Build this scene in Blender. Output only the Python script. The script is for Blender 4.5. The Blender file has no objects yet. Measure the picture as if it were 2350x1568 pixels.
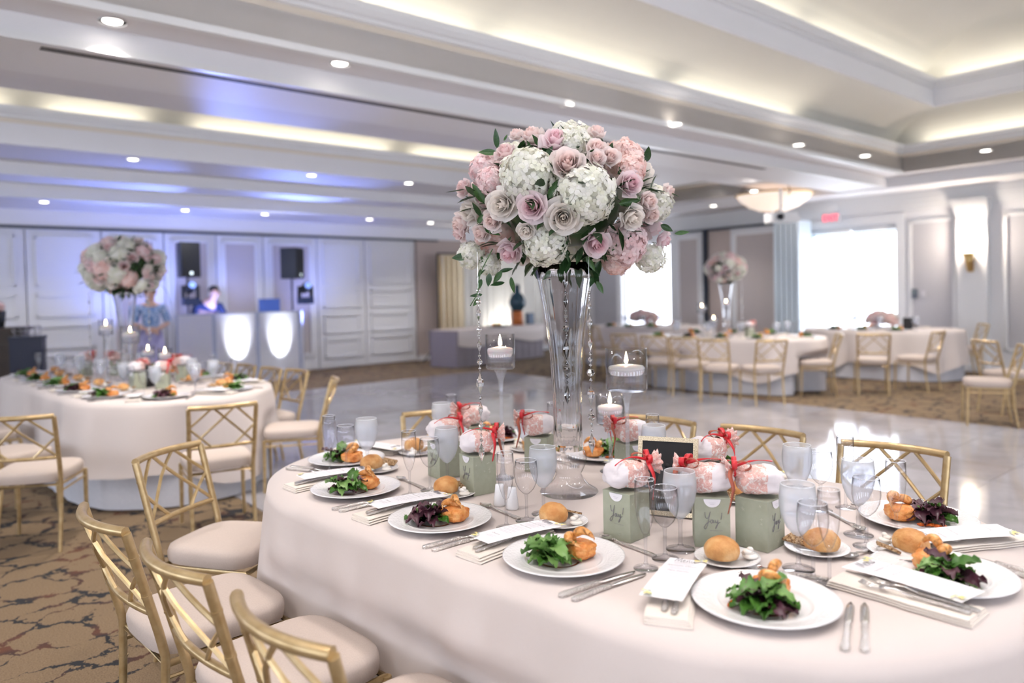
import bpy, bmesh, math, random
from mathutils import Vector, Matrix, Euler, noise
rnd = random.Random(7)
SC = bpy.context.scene
COL = SC.collection
PI = math.pi
# ------------------------------------------------------------------ camera
FPX, PITCH, ROLL, YH, HC = 1700.0, math.radians(1.3), math.radians(1.2), 672.0, 1.48
Y0 = YH + FPX * math.tan(PITCH)                      # row of the optical axis (of 1568)
FW = Vector((0, math.cos(PITCH), -math.sin(PITCH)))
_up, _rt = Vector((0, math.sin(PITCH), math.cos(PITCH))), Vector((1, 0, 0))
RT = _rt * math.cos(ROLL) - _up * math.sin(ROLL)
UP = _rt * math.sin(ROLL) + _up * math.cos(ROLL)
cd = bpy.data.cameras.new('camera')
cam = bpy.data.objects.new('camera', cd)
COL.objects.link(cam)
m = Matrix((RT, UP, -FW)).transposed().to_4x4()
m.translation = Vector((0, 0, HC))
cam.matrix_world = m
cd.sensor_width = 36.0
cd.lens = FPX / 2350 * 36
cd.shift_y = -(784 - Y0) / 2350
cd.clip_start, cd.clip_end = 0.05, 200
cd.dof.use_dof = True
cd.dof.focus_distance = 2.35
cd.dof.aperture_fstop = 1.45
SC.camera = cam
# ------------------------------------------------------------------ world, exposure
w = bpy.data.worlds.new('world'); SC.world = w; w.use_nodes = True
w.node_tree.nodes['Background'].inputs[0].default_value = (0.82, 0.88, 1.0, 1)
w.node_tree.nodes['Background'].inputs[1].default_value = 7.0
SC.view_settings.view_transform = 'Standard'
SC.view_settings.look = 'None'
SC.view_settings.gamma = 1
SC.view_settings.use_curve_mapping = False
SC.view_settings.exposure = 0.32
SC.cycles.max_bounces = 6
SC.cycles.diffuse_bounces = 3
SC.cycles.transmission_bounces = 6
SC.cycles.transparent_max_bounces = 16
SC.cycles.use_adaptive_sampling = True
SC.cycles.adaptive_threshold = 0.05
SC.cycles.adaptive_min_samples = 16
SC.cycles.use_light_tree = False
SC.cycles.sample_clamp_indirect = 6
# ------------------------------------------------------------------ helpers
def ray(x, y):
    return RT * ((x - 1175) / FPX) - UP * ((y - Y0) / FPX) + FW
def at(x, y, z):
    """point of height z seen at photo pixel (x, y)"""
    r = ray(x, y); t = (z - HC) / r.z
    return Vector((r.x * t, r.y * t, z))
def atd(x, y, d):
    """point at depth d seen at photo pixel (x, y)"""
    r = ray(x, y); t = d / r.y
    return Vector((r.x * t, d, HC + r.z * t))
TH = math.radians(40)                                   # the room's axes against the camera's
UU, VV = Vector((math.cos(TH), math.sin(TH), 0)), Vector((-math.sin(TH), math.cos(TH), 0))
def R(u, v, z=0): return UU * u + VV * v + Vector((0, 0, z))
def onv(x, y, v):
    r = ray(x, y); t = v / r.dot(VV); p = r * t; return p.dot(UU), HC + p.z     # -> u, z on the plane v
def onu(x, y, u):
    r = ray(x, y); t = u / r.dot(UU); p = r * t; return p.dot(VV), HC + p.z     # -> v, z on the plane u
# ------------------------------------------------------------------ materials
MATS = {}
KIDS = {}
def mat(name, col, rough=.5, metal=0, **kw):
    if name in MATS: return MATS[name]
    M = bpy.data.materials.new(name); M.use_nodes = True
    b = M.node_tree.nodes['Principled BSDF']
    b.inputs['Base Color'].default_value = (*col, 1)
    b.inputs['Roughness'].default_value = rough
    b.inputs['Metallic'].default_value = metal
    for k, v in kw.items(): b.inputs[k].default_value = v
    MATS[name] = M
    return M
def nodes(M): return M.node_tree.nodes, M.node_tree.links, M.node_tree.nodes['Principled BSDF']
def ramp(n, stops):
    r = n.new('ShaderNodeValToRGB'); e = r.color_ramp.elements
    e[0].position, e[0].color = stops[0][0], (*stops[0][1], 1)
    e[1].position, e[1].color = stops[-1][0], (*stops[-1][1], 1)
    for p, c in stops[1:-1]:
        q = e.new(p); q.color = (*c, 1)
    return r
def noisemat(name, stops, scale, rough=.6, detail=4, bump=0, bscale=None, coord='Object', distortion=0, metal=0, **kw):
    """colour from a noise ramp, optional fine bump"""
    if name in MATS: return MATS[name]
    M = mat(name, stops[0][1], rough, metal, **kw); n, l, b = nodes(M)
    tc = n.new('ShaderNodeTexCoord'); nz = n.new('ShaderNodeTexNoise')
    nz.inputs['Scale'].default_value = scale; nz.inputs['Detail'].default_value = detail; nz.inputs['Distortion'].default_value = distortion
    l.new(tc.outputs[coord], nz.inputs['Vector'])
    r = ramp(n, stops); l.new(nz.outputs['Fac'], r.inputs['Fac']); l.new(r.outputs['Color'], b.inputs['Base Color'])
    if bump:
        bn = n.new('ShaderNodeTexNoise'); bn.inputs['Scale'].default_value = bscale or scale * 4; bn.inputs['Detail'].default_value = 3
        l.new(tc.outputs[coord], bn.inputs['Vector'])
        bp = n.new('ShaderNodeBump'); bp.inputs['Strength'].default_value = bump; bp.inputs['Distance'].default_value = .01
        l.new(bn.outputs['Fac'], bp.inputs['Height']); l.new(bp.outputs['Normal'], b.inputs['Normal'])
    return M
def emit(name, col, strength, sample=False):
    if name in MATS: return MATS[name]
    M = mat(name, col, .5); b = M.node_tree.nodes['Principled BSDF']
    b.inputs['Emission Color'].default_value = (*col, 1); b.inputs['Emission Strength'].default_value = strength
    if not sample: M.cycles.emission_sampling = 'NONE'
    return M
def translucent(M, fac):
    """thin living tissue: part of the light passes through"""
    n, l, b = nodes(M); ts = n.new('ShaderNodeBsdfTranslucent'); mx = n.new('ShaderNodeMixShader'); mx.inputs[0].default_value = fac
    lk = b.inputs['Base Color'].links
    if lk: l.new(lk[0].from_socket, ts.inputs[0])
    else: ts.inputs[0].default_value = b.inputs['Base Color'].default_value
    l.new(b.outputs[0], mx.inputs[1]); l.new(ts.outputs[0], mx.inputs[2]); l.new(mx.outputs[0], n['Material Output'].inputs[0])
    return M
def thin_glass(name, tint=(1, 1, 1), frost=0.0, frostcol=(.8, .85, .95), boost=1.0, edge=.70):
    """a thin glass wall: what lies behind shows through, edges and highlights reflect; frost = share of milky wall"""
    if name in MATS: return MATS[name]
    M = bpy.data.materials.new(name); M.use_nodes = True; n, l = M.node_tree.nodes, M.node_tree.links
    n.remove(n['Principled BSDF']); out = n['Material Output']
    tr = n.new('ShaderNodeBsdfTransparent')
    gl = n.new('ShaderNodeBsdfGlossy'); gl.inputs['Roughness'].default_value = .03
    fr = n.new('ShaderNodeLayerWeight'); fr.inputs['Blend'].default_value = .5
    pw = n.new('ShaderNodeMath'); pw.operation = 'POWER'; pw.inputs[1].default_value = 7.0; l.new(fr.outputs['Facing'], pw.inputs[0])
    mu = n.new('ShaderNodeMath'); mu.operation = 'MULTIPLY_ADD'; mu.inputs[1].default_value = .62 * boost; mu.inputs[2].default_value = .035 * boost; mu.use_clamp = True
    l.new(pw.outputs[0], mu.inputs[0])
    rp = ramp(n, [(.0, tint), (.55, tuple(c * .96 for c in tint)), (.82, tuple(c * edge for c in tint)), (1.0, tuple(c * edge * .55 for c in tint))]); l.new(fr.outputs['Facing'], rp.inputs['Fac']); l.new(rp.outputs['Color'], tr.inputs[0])
    mx = n.new('ShaderNodeMixShader'); l.new(mu.outputs[0], mx.inputs[0]); l.new(tr.outputs[0], mx.inputs[1]); l.new(gl.outputs[0], mx.inputs[2])
    last = mx
    if frost:
        df = n.new('ShaderNodeBsdfDiffuse'); df.inputs[0].default_value = (*frostcol, 1)
        ts = n.new('ShaderNodeBsdfTranslucent'); ts.inputs[0].default_value = (*frostcol, 1)
        m0 = n.new('ShaderNodeMixShader'); m0.inputs[0].default_value = .5; l.new(df.outputs[0], m0.inputs[1]); l.new(ts.outputs[0], m0.inputs[2])
        m2 = n.new('ShaderNodeMixShader'); m2.inputs[0].default_value = frost
        l.new(mx.outputs[0], m2.inputs[1]); l.new(m0.outputs[0], m2.inputs[2]); last = m2
    l.new(last.outputs[0], out.inputs[0]); MATS[name] = M
    return M
def solid_glass(name, col=(1, 1, 1), ior=1.45, rough=0):
    return mat(name, col, rough, 0, **{'Transmission Weight': 1.0, 'IOR': ior})
# ------------------------------------------------------------------ mesh builder
class MB:
    def __init__(s): s.v, s.f = [], []
    def add(s, vs, fs, M=None):
        o = len(s.v)
        s.v += [(M @ Vector(p)) if M else Vector(p) for p in vs]
        s.f += [tuple(i + o for i in f) for f in fs]; return s
    def box(s, c, d, M=None, taper=1.0):
        x, y, z = d[0] / 2, d[1] / 2, d[2] / 2
        vs = [(c[0] + sx * x * (taper if sz > 0 else 1), c[1] + sy * y * (taper if sz > 0 else 1), c[2] + sz * z) for sz in (-1, 1) for sx, sy in ((-1, -1), (1, -1), (1, 1), (-1, 1))]
        return s.add(vs, [(3, 2, 1, 0), (4, 5, 6, 7), (0, 1, 5, 4), (1, 2, 6, 5), (2, 3, 7, 6), (3, 0, 4, 7)], M)
    def bounds(s, a, b, M=None):
        return s.box([(a[i] + b[i]) / 2 for i in range(3)], [abs(b[i] - a[i]) for i in range(3)], M)
    def lathe(s, prof, n=24, M=None, flute=0, nf=12, cap=False):
        """prof: (radius, z) from bottom to top"""
        vs, fs, k = [], [], len(prof)
        for r, z in prof:
            for i in range(n):
                a = 2 * PI * i / n; q = r * (1 + flute * abs(math.cos(a * nf / 2)))
                vs.append((q * math.cos(a), q * math.sin(a), z))
        for j in range(k - 1):
            for i in range(n):
                fs.append((j * n + i, j * n + (i + 1) % n, (j + 1) * n + (i + 1) % n, (j + 1) * n + i))
        if cap: fs.append(tuple(range(n))[::-1]); fs.append(tuple((k - 1) * n + i for i in range(n)))
        return s.add(vs, fs, M)
    def tube(s, pts, r, n=8, M=None, closed=False):
        pts = [Vector(p) for p in pts]; k = len(pts); rr = r if isinstance(r, (list, tuple)) else [r] * k
        vs, fs = [], []; prev = None
        for i, p in enumerate(pts):
            a = pts[(i - 1) % k] if (closed or i > 0) else p; b = pts[(i + 1) % k] if (closed or i < k - 1) else p
            t = (b - a).normalized()
            if prev is None:
                ref = Vector((0, 0, 1)) if abs(t.z) < .9 else Vector((1, 0, 0)); prev = t.cross(ref).normalized()
            e = (prev - t * prev.dot(t)).normalized(); prev = e; g = t.cross(e)
            for j in range(n):
                q = 2 * PI * j / n; vs.append(p + (e * math.cos(q) + g * math.sin(q)) * rr[i])
        for i in range(k if closed else k - 1):
            i2 = (i + 1) % k
            for j in range(n): fs.append((i * n + j, i * n + (j + 1) % n, i2 * n + (j + 1) % n, i2 * n + j))
        if not closed: fs.append(tuple(range(n))[::-1]); fs.append(tuple((k - 1) * n + j for j in range(n)))
        return s.add(vs, fs, M)
    def ribbon(s, pts, wdir, wid, M=None, th=0.0008):
        """flat band along pts, width wid along wdir (one vector or one per point)"""
        k = len(pts); vs, fs = [], []
        for i, p in enumerate(pts):
            d = Vector(wdir[i] if isinstance(wdir, list) else wdir).normalized() * wid / 2
            p = Vector(p); a = Vector(pts[max(i - 1, 0)]); b = Vector(pts[min(i + 1, k - 1)])
            nn = (b - a).cross(d); nn = nn.normalized() * th if nn.length else Vector((0, 0, th))
            vs += [p - d + nn, p + d + nn, p + d - nn, p - d - nn]
        for i in range(k - 1):
            o = i * 4; q = o + 4
            for j in range(4): fs.append((o + j, o + (j + 1) % 4, q + (j + 1) % 4, q + j))
        fs += [(3, 2, 1, 0), tuple((k - 1) * 4 + j for j in range(4))]
        return s.add(vs, fs, M)
    def sheet(s, fn, nu, nv, M=None, closeu=False):
        vs = [fn(i / nu, j / nv) for j in range(nv + 1) for i in range(nu if closeu else nu + 1)]
        k = nu if closeu else nu + 1; fs = []
        for j in range(nv):
            for i in range(nu): i2 = (i + 1) % k; fs.append((j * k + i, j * k + i2, (j + 1) * k + i2, (j + 1) * k + i))
        return s.add(vs, fs, M)
    def prism(s, poly, h, M=None):
        n = len(poly); vs = [(x, y, 0) for x, y in poly] + [(x, y, h) for x, y in poly]
        fs = [tuple(range(n))[::-1], tuple(range(n, 2 * n))] + [(i, (i + 1) % n, n + (i + 1) % n, n + i) for i in range(n)]
        return s.add(vs, fs, M)
    def ball(s, c, r, nu=14, nv=9, M=None, fn=None):
        r = r if isinstance(r, (list, tuple)) else (r, r, r)
        def p(u, v):
            a, b = 2 * PI * u, PI * (v - .5)
            q = Vector((math.cos(a) * math.cos(b), math.sin(a) * math.cos(b), math.sin(b)))
            k = fn(q) if fn else 1
            return Vector(c) + Vector((q.x * r[0], q.y * r[1], q.z * r[2])) * k
        return s.sheet(p, nu, nv, M, closeu=True)
    def mesh(s, name, smooth=False, merge=False):
        me = bpy.data.meshes.new(name); me.from_pydata([tuple(p) for p in s.v], [], s.f)
        if merge:
            b = bmesh.new(); b.from_mesh(me); bmesh.ops.remove_doubles(b, verts=b.verts, dist=1e-5); bmesh.ops.recalc_face_normals(b, faces=b.faces); b.to_mesh(me); b.free()
        me.validate()
        if smooth: me.shade_smooth()
        return me
    def build(s, name, M, parent=None, smooth=False, merge=False, angle=None, **tags):
        me = s.mesh(name, smooth, merge)
        if angle: me.set_sharp_from_angle(angle=math.radians(angle))
        return obj(name, me, M, parent, **tags)
def obj(name, me, M=None, parent=None, loc=None, rot=None, scale=None, **tags):
    o = bpy.data.objects.new(name, me); COL.objects.link(o)
    if M is not None and not me.materials: me.materials.append(M)
    if parent: o.parent = parent; KIDS.setdefault(parent.name, []).append(o)
    if loc is not None: o.location = loc
    if rot is not None: o.rotation_euler = rot
    if scale is not None: o.scale = scale if isinstance(scale, (tuple, list)) else (scale,) * 3
    for k, v in tags.items(): o[k] = v
    return o
def thing(name, label, cat, loc=(0, 0, 0), rz=0, group=None):
    o = bpy.data.objects.new(name, None); COL.objects.link(o); o.empty_display_size = .05
    o.location = loc; o.rotation_euler = (0, 0, rz); o['label'] = label; o['category'] = cat
    if group: o['group'] = group
    return o
def tag(o, label, cat, group=None):
    o['label'] = label; o['category'] = cat
    if group: o['group'] = group
    return o
def struct(name, mb, M, smooth=False, rz=TH, angle=None):
    o = mb.build(name, M, None, smooth, angle=angle); o['kind'] = 'structure'; o.rotation_euler = (0, 0, rz); return o
def copy_tree(o, parent=None, loc=None, rz=None, label=None, group=None, M=None):
    c = o.copy(); COL.objects.link(c)
    if parent: c.parent = parent; KIDS.setdefault(parent.name, []).append(c)
    if loc is not None: c.location = loc
    if rz is not None: c.rotation_euler = (0, 0, rz)
    if label: c['label'] = label
    if group: c['group'] = group
    for ch in list(KIDS.get(o.name, ())): copy_tree(ch, c)
    return c
class Proto:
    """first use places the thing itself, later uses copies of it and its parts"""
    def __init__(s, make): s.make, s.o, s.used = make, None, False
    def put(s, loc, rz=0, label=None, group=None, scale=None, rot=None):
        if s.o is None: s.o = s.make()
        if not s.used: o = s.o; s.used = True
        else: o = copy_tree(s.o)
        o.location = loc; o.rotation_euler = rot if rot is not None else (0, 0, rz)
        if scale: o.scale = (scale,) * 3
        if label: o['label'] = label
        if group: o['group'] = group
        return o
def TR(x=0, y=0, z=0, rx=0, ry=0, rz=0, s=1):
    return Matrix.Translation((x, y, z)) @ Euler((rx, ry, rz)).to_matrix().to_4x4() @ Matrix.Scale(s, 4)
def lerp(a, b, t): return a + (b - a) * t
def crv(pts, n=8):
    """Catmull-Rom through pts"""
    P = [Vector(p) for p in pts]; P = [P[0] * 2 - P[1]] + P + [P[-1] * 2 - P[-2]]; out = []
    for i in range(1, len(P) - 2):
        a, b, c, d = P[i - 1:i + 3]
        for j in range(n):
            t = j / n; out.append(.5 * ((2 * b) + (c - a) * t + (2 * a - 5 * b + 4 * c - d) * t * t + (3 * b - a - 3 * c + d) * t ** 3))
    out.append(P[-2]); return out
def textmesh(body, size, shear=0, bold=0, align='CENTER'):
    cu = bpy.data.curves.new('lettering', 'FONT'); cu.body = body; cu.size = size; cu.shear = shear; cu.align_x = align; cu.offset = bold; cu.resolution_u = 2
    o = bpy.data.objects.new('lettering', cu); me = bpy.data.meshes.new_from_object(o); bpy.data.objects.remove(o); me.name = 'lettering'; me.materials.clear()
    return me
def spot(name, loc, target, power, col, size=60, blend=.6, radius=.06, parent=None):
    d = bpy.data.lights.new(name, 'SPOT'); d.energy = power; d.color = col; d.spot_size = math.radians(size); d.spot_blend = blend; d.shadow_soft_size = radius
    o = bpy.data.objects.new(name, d); COL.objects.link(o); o.location = loc
    o.rotation_euler = (Vector(target) - Vector(loc)).to_track_quat('-Z', 'Y').to_euler()
    return o
# ================================================================== the room
VW, UW, ZT = 14.1, 14.0, 2.68            # partition wall, window wall, track height
PAINT = mat('white_paint', (.85, .84, .86), .55)
LIPWARM = mat('lip_warm_light', (.74, .66, .56), .6)  # warm-lit tan of the recess lips put into their colour
BEAM = mat('beam_paint', (.80, .78, .80), .6)
GLOSSW = mat('gloss_white_trim', (.84, .84, .85), .35)
FABRIC = noisemat('fabric_panel', [(.3, (.50, .45, .44)), (.7, (.54, .49, .48))], 90, .85)
# floor: carpet with dark branching veins
M = mat('carpet', (.3, .2, .1), .95); n, l, b = nodes(M)
tc = n.new('ShaderNodeTexCoord')
nz = n.new('ShaderNodeTexNoise'); nz.inputs['Scale'].default_value = 2.2; nz.inputs['Detail'].default_value = 6; nz.inputs['Roughness'].default_value = .65; l.new(tc.outputs['Object'], nz.inputs['Vector'])
mxv = n.new('ShaderNodeMix'); mxv.data_type = 'VECTOR'; mxv.inputs[0].default_value = .34
l.new(tc.outputs['Object'], mxv.inputs[4]); l.new(nz.outputs['Color'], mxv.inputs[5])
mp = n.new('ShaderNodeMapping'); mp.inputs['Scale'].default_value = (1.5, 2.1, 1); mp.inputs['Rotation'].default_value = (0, 0, .5); l.new(mxv.outputs[1], mp.inputs['Vector'])
vo = n.new('ShaderNodeTexVoronoi'); vo.feature = 'DISTANCE_TO_EDGE'; vo.inputs['Scale'].default_value = 3.3; l.new(mp.outputs[0], vo.inputs['Vector'])
br = n.new('ShaderNodeTexNoise'); br.inputs['Scale'].default_value = 7; br.inputs['Detail'].default_value = 5; l.new(tc.outputs['Object'], br.inputs['Vector'])
ad = n.new('ShaderNodeMath'); ad.operation = 'MULTIPLY_ADD'; ad.inputs[1].default_value = .30; ad.inputs[2].default_value = -.112; l.new(br.outputs['Fac'], ad.inputs[0])
lt = n.new('ShaderNodeMath'); lt.operation = 'LESS_THAN'; l.new(vo.outputs['Distance'], lt.inputs[0]); l.new(ad.outputs[0], lt.inputs[1])
base = n.new('ShaderNodeTexNoise'); base.inputs['Scale'].default_value = 160; base.inputs['Detail'].default_value = 2; l.new(tc.outputs['Object'], base.inputs['Vector'])
rb = ramp(n, [(.25, (.115, .075, .040)), (.5, (.17, .115, .064)), (.75, (.225, .157, .092))]); l.new(base.outputs['Fac'], rb.inputs['Fac'])
rv = ramp(n, [(.50, (.008, .009, .012)), (.66, (.10, .032, .012))])
nz2 = n.new('ShaderNodeTexNoise'); nz2.inputs['Scale'].default_value = 3; l.new(tc.outputs['Object'], nz2.inputs['Vector']); l.new(nz2.outputs['Fac'], rv.inputs['Fac'])
mc = n.new('ShaderNodeMix'); mc.data_type = 'RGBA'; l.new(lt.outputs[0], mc.inputs[0]); l.new(rb.outputs['Color'], mc.inputs[6]); l.new(rv.outputs['Color'], mc.inputs[7]); l.new(mc.outputs[2], b.inputs['Base Color'])
bp = n.new('ShaderNodeBump'); bp.inputs['Strength'].default_value = .5; bp.inputs['Distance'].default_value = .01; l.new(base.outputs['Fac'], bp.inputs['Height']); l.new(bp.outputs['Normal'], b.inputs['Normal'])
CARPET = M
struct('floor', MB().bounds((-7, -7, -.12), (UW + .3, VW + .3, 0)), CARPET)
# dance floor: polished stone tiles, each its own piece
df0 = at(1800, 927, 0); dfu1 = df0.dot(UU)             # its edge towards the far tables
DU0, DU1, DV0, DV1 = dfu1 - 6.71, dfu1, .7, 11.1
df = struct('floor_dance', MB().bounds((DU0, DV0, 0), (DU1, DV1, .004)), mat('tile_joint', (.31, .295, .31), .1))
for k, c in enumerate(((.33, .315, .335), (.29, .268, .275), (.36, .345, .365))):
    noisemat('polished_stone%d' % k, [(.3, tuple(q * .9 for q in c)), (.7, tuple(q * 1.1 for q in c))], 3, .07, 6, coord='Generated')
tme = []
for k in range(3):
    tb = MB().box((0, 0, 0), (.6085, .6085, .006)); me = tb.mesh('floor_tile'); me.materials.append(MATS['polished_stone%d' % k]); tme.append(me)
for i in range(11):
    for j in range(17):
        o = obj('floor_tile', tme[rnd.choice((0, 0, 0, 1, 2))], None, df, (DU0 + .305 + i * .61, DV0 + .305 + j * .6118, .006))
# ---- ceiling
def soffit(name, u0, u1, v0, v1, z, M, top=3.3):
    return struct(name, MB().bounds((u0, v0, z), (u1, v1, max(top, z + .25))), M)
UE = 12.7
soffit('ceiling', -7, UE, 5.17, 5.55, 3.30, BEAM)
soffit('ceiling_beam', -7, UE + .35, 5.55, 6.4, 3.15, PAINT, 3.5)
soffit('ceiling', -7, UE, 6.4, 7.55, 3.30, BEAM)
soffit('ceiling', -7, UE, 10.2, 11.4, 3.30, BEAM)
soffit('ceiling', 9.5, 10.6, 7.55, 10.2, 3.30, BEAM)
soffit('ceiling_beam', -7, UW, 11.4, 12.3, 3.15, PAINT, 3.5)
soffit('ceiling', -7, UW, 12.3, VW + .3, 2.97, PAINT)
soffit('ceiling', UE, 13.05, -7, 11.4, 3.30, BEAM)
soffit('ceiling_beam', 13.05, UW + .3, -7, 11.4, 3.12, PAINT, 3.5)
# thin beads along the steps
bd = MB()
for v, z in ((5.17, 3.30), (5.55, 3.15), (11.4, 3.15), (12.3, 2.97)):
    bd.bounds((-7, v - .03, z - .022), (UE, v + .03, z + .03))
struct('trim_1', bd, GLOSSW)
# slot diffuser in the beam
su0, _ = onv(92, 105, 5.72)
struct('trim_2', MB().bounds((su0, 5.68, 3.146), (9.5, 5.705, 3.1495)).bounds((su0, 5.725, 3.146), (9.5, 5.75, 3.1495)), mat('slot_black', (.05, .045, .045), .6))
def tray(rect, prof, name, M):
    """ring surfaces: prof of (inward offset, z) around a rectangle u0,v0,u1,v1"""
    u0, v0, u1, v1 = rect; mb = MB(); k = len(prof); vs = []; fs = []
    for o, z in prof: vs += [(u0 + o, v0 + o, z), (u1 - o, v0 + o, z), (u1 - o, v1 - o, z), (u0 + o, v1 - o, z)]
    for j in range(k - 1):
        for i in range(4): fs.append((j * 4 + i, j * 4 + (i + 1) % 4, (j + 1) * 4 + (i + 1) % 4, (j + 1) * 4 + i))
    mb.add(vs, fs); return struct(name, mb, M)
def cove(a, b, n=8):
    return [(lerp(a[0], b[0], 1 - math.cos(t / n * PI / 2)), lerp(a[1], b[1], math.sin(t / n * PI / 2))) for t in range(n + 1)]
def moulding(z): return [(0, z), (.03, z + .01), (.03, z + .035), (.06, z + .05), (.085, z + .09), (.085, z + .135), (.01, z + .135), (.01, z + .06), (-.2, z + .06), (-.24, z + .12)]
T1R = (-6.5, -4.2, UE, 5.17)
TAN = LIPWARM
COVE = mat('cove_plaster', (.80, .78, .72), .7)
for nm, rc in (('ceiling_tray', T1R), ('ceiling_tray', (-6.5, 7.55, 9.5, 10.2)), ('ceiling_tray', (10.6, 7.55, UE, 10.2))):
    tray(rc, [(0, 3.30), (0, 3.60)], nm, TAN)
    tray(rc, moulding(3.60), 'trim_crown', GLOSSW)
    if rc is T1R:
        tray(rc, cove((-.24, 3.70), (.76, 4.10)), 'ceiling_cove', COVE)
        tray(rc, [(.76, 4.10), (.79, 4.09), (.80, 4.13), (.77, 4.15), (.77, 4.36)], 'ceiling_step', PAINT)
        tray(rc, [(o + .77, z) for o, z in moulding(4.36)], 'trim_crown', GLOSSW)
        tray(rc, [(o + .77, z) for o, z in cove((-.24, 4.46), (1.1, 4.95))] + [(4.6, 4.95)], 'ceiling_cove', COVE)
    else:
        tray(rc, cove((-.24, 3.70), (.5, 4.02)) + [(1.25 if rc[0] < 0 else 1.0, 4.02)], 'ceiling_cove', COVE)
# warm lamps lying in the cove troughs
LED = emit('cove_lamp', (1.0, .93, .78), 3.6, True)
def led(u0, u1, v0, v1, z, where):
    o = MB().bounds((u0, v0, z), (u1, v1, z + .03)).build('cove_lamp', LED); o.rotation_euler = (0, 0, TH)
    tag(o, 'warm strip lamp lying in the ' + where, 'strip lamp', 'strip lamps hidden in the ceiling coves')
for a, b in ((-4, 1.9), (2.05, 4.1), (4.3, 6.6), (7.0, 9.6)): led(a, b, 5.27, 5.33, 3.67, 'plaster cove above the big ceiling recess')
for a, b in ((-4, 2.4), (2.6, 6.0), (6.1, 8.3), (8.5, 11.9)): led(a, b, 4.50, 4.56, 4.43, 'upper cove of the big ceiling recess')
led(UE - .67, UE - .61, .2, 4.3, 4.43, 'upper end cove of the big ceiling recess')
led(UE + .1, UE + .16, .2, 4.9, 3.67, 'lower end cove of the big ceiling recess')
for a, b in ((-3, 1.1), (1.5, 2.6), (3.2, 6.2), (6.6, 9.0)): led(a, b, 10.30, 10.36, 3.67, 'cove of the narrow ceiling recess')
led(10.9, 12.4, 10.30, 10.36, 3.67, 'cove of the recess around the bowl lamp')
# ---- partition wall: panels between header and floor
struct('wall_left', MB().bounds((-7, VW + .06, 0), (UW, VW + .3, 3.1)), PAINT)
struct('trim_track', MB().bounds((-7, VW - .10, ZT), (9.6, VW + .06, ZT + .035)), mat('track_black', (.02, .03, .05), .5))
struct('wall_header', MB().bounds((-7, VW - .08, ZT + .035), (UW, VW + .2, 2.97)), PAINT)
PANW = mat('panel_white', (.78, .78, .80), .45)
wl = bpy.data.objects['wall_left']
def panel(u0, u1, kind):
    p = MB().bounds((u0 + .012, VW - .02, .02), (u1 - .012, VW + .04, ZT - .01)).build('wall_panel', PANW, wl)
    q = MB(); w_ = u1 - u0; z1 = ZT - .12
    def fr(a, b, c, d, t=.045, dep=.03):
        q.bounds((a, VW - .02 - dep, c), (b, VW - .02, c + t)); q.bounds((a, VW - .02 - dep, d - t), (b, VW - .02, d))
        q.bounds((a, VW - .02 - dep, c), (a + t, VW - .02, d)); q.bounds((b - t, VW - .02 - dep, c), (b, VW - .02, d))
    a, b_ = u0 + .13 * min(w_, 1), u1 - .13 * min(w_, 1)
    if kind == 'door':
        for c, d in ((.22, .62), (.72, 1.12), (1.24, 1.62), (1.74, z1)): fr(a, b_, c, d)
        q.build('panel_moulding', PANW, p)
    else:
        fr(a, b_, .3, z1, .05, .035); q.build('panel_moulding', PANW, p)
        MB().bounds((a + .05, VW - .027, .35), (b_ - .05, VW - .018, z1 - .05)).build('fabric_inset', FABRIC, p)
edges = [(-260, 60, 'door'), (60, 235, 'door'), (235, 378, 'fab'), (378, 497, 'fab'), (497, 605, 'fab'), (605, 728, 'fab'), (728, 837, 'door'), (837, 952, 'door')]
for x0, x1, kd in edges:
    panel(onv(x0, 672, VW)[0], onv(x1, 672, VW)[0], kd)
uend = onv(952, 672, VW)[0]
struct('wall_back', MB().bounds((uend + .05, VW - .03, .1), (UW, VW + .1, 2.9)), mat('taupe_wall', (.55, .46, .42), .7))
struct('baseboard_left', MB().bounds((uend + .05, VW - .06, 0), (UW, VW, .12)), GLOSSW)
# ---- window wall
def wallbox(name, v0, v1, z0, z1, M, u0=UW, u1=UW + .3): return struct(name, MB().bounds((u0, v0, z0), (u1, v1, z1)), M)
wv = sorted([onu(2058, 600, UW)[0], onu(1856, 600, UW)[0]]); wz0, wz1 = .16, onu(1957, 520, UW)[1]
w2 = sorted([onu(1540, 650, UW)[0], onu(1428, 650, UW)[0]])
GREYW = noisemat('grey_wallpaper', [(.3, (.52, .51, .54)), (.7, (.55, .54, .57))], 60, .8)
wallbox('wall_right', -7, wv[0], 0, 3.4, PAINT)
wallbox('wall_right', wv[1], w2[0], 0, 3.4, PAINT)
wallbox('wall_right', w2[1], VW, 0, 3.4, PAINT)
for a, b_ in (wv, w2):
    wallbox('wall_right', a, b_, 0, wz0, PAINT); wallbox('wall_right', a, b_, wz1, 3.4, PAINT)
for i, (a, b_) in enumerate((wv, w2)):
    q = MB(); t = .05
    mid = [a + t * .5, b_ - t * .5]
    q.bounds((UW + .1, a, wz0), (UW + .16, b_, wz0 + t)); q.bounds((UW + .1, a, wz1 - t), (UW + .16, b_, wz1))
    for vv in mid: q.bounds((UW + .1, vv - t / 2, wz0), (UW + .16, vv + t / 2, wz1))
    wo = struct('window_%d' % (i + 1), q, GLOSSW)
    for k in range(len(mid) - 1):
        MB().bounds((UW + .125, mid[k] + t / 2, wz0 + t), (UW + .131, mid[k + 1] - t / 2, wz1 - t)).build('pane', thin_glass('window_pane'), wo)
    # casing
    c = MB()
    for (v0, v1, z0, z1) in ((a - .16, a, 0, wz1 + .16), (b_, b_ + .16, 0, wz1 + .16), (a, b_, wz1, wz1 + .16)): c.bounds((UW - .03, v0, z0), (UW + .02, v1, z1))
    struct('trim_casing', c, GLOSSW)
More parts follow.
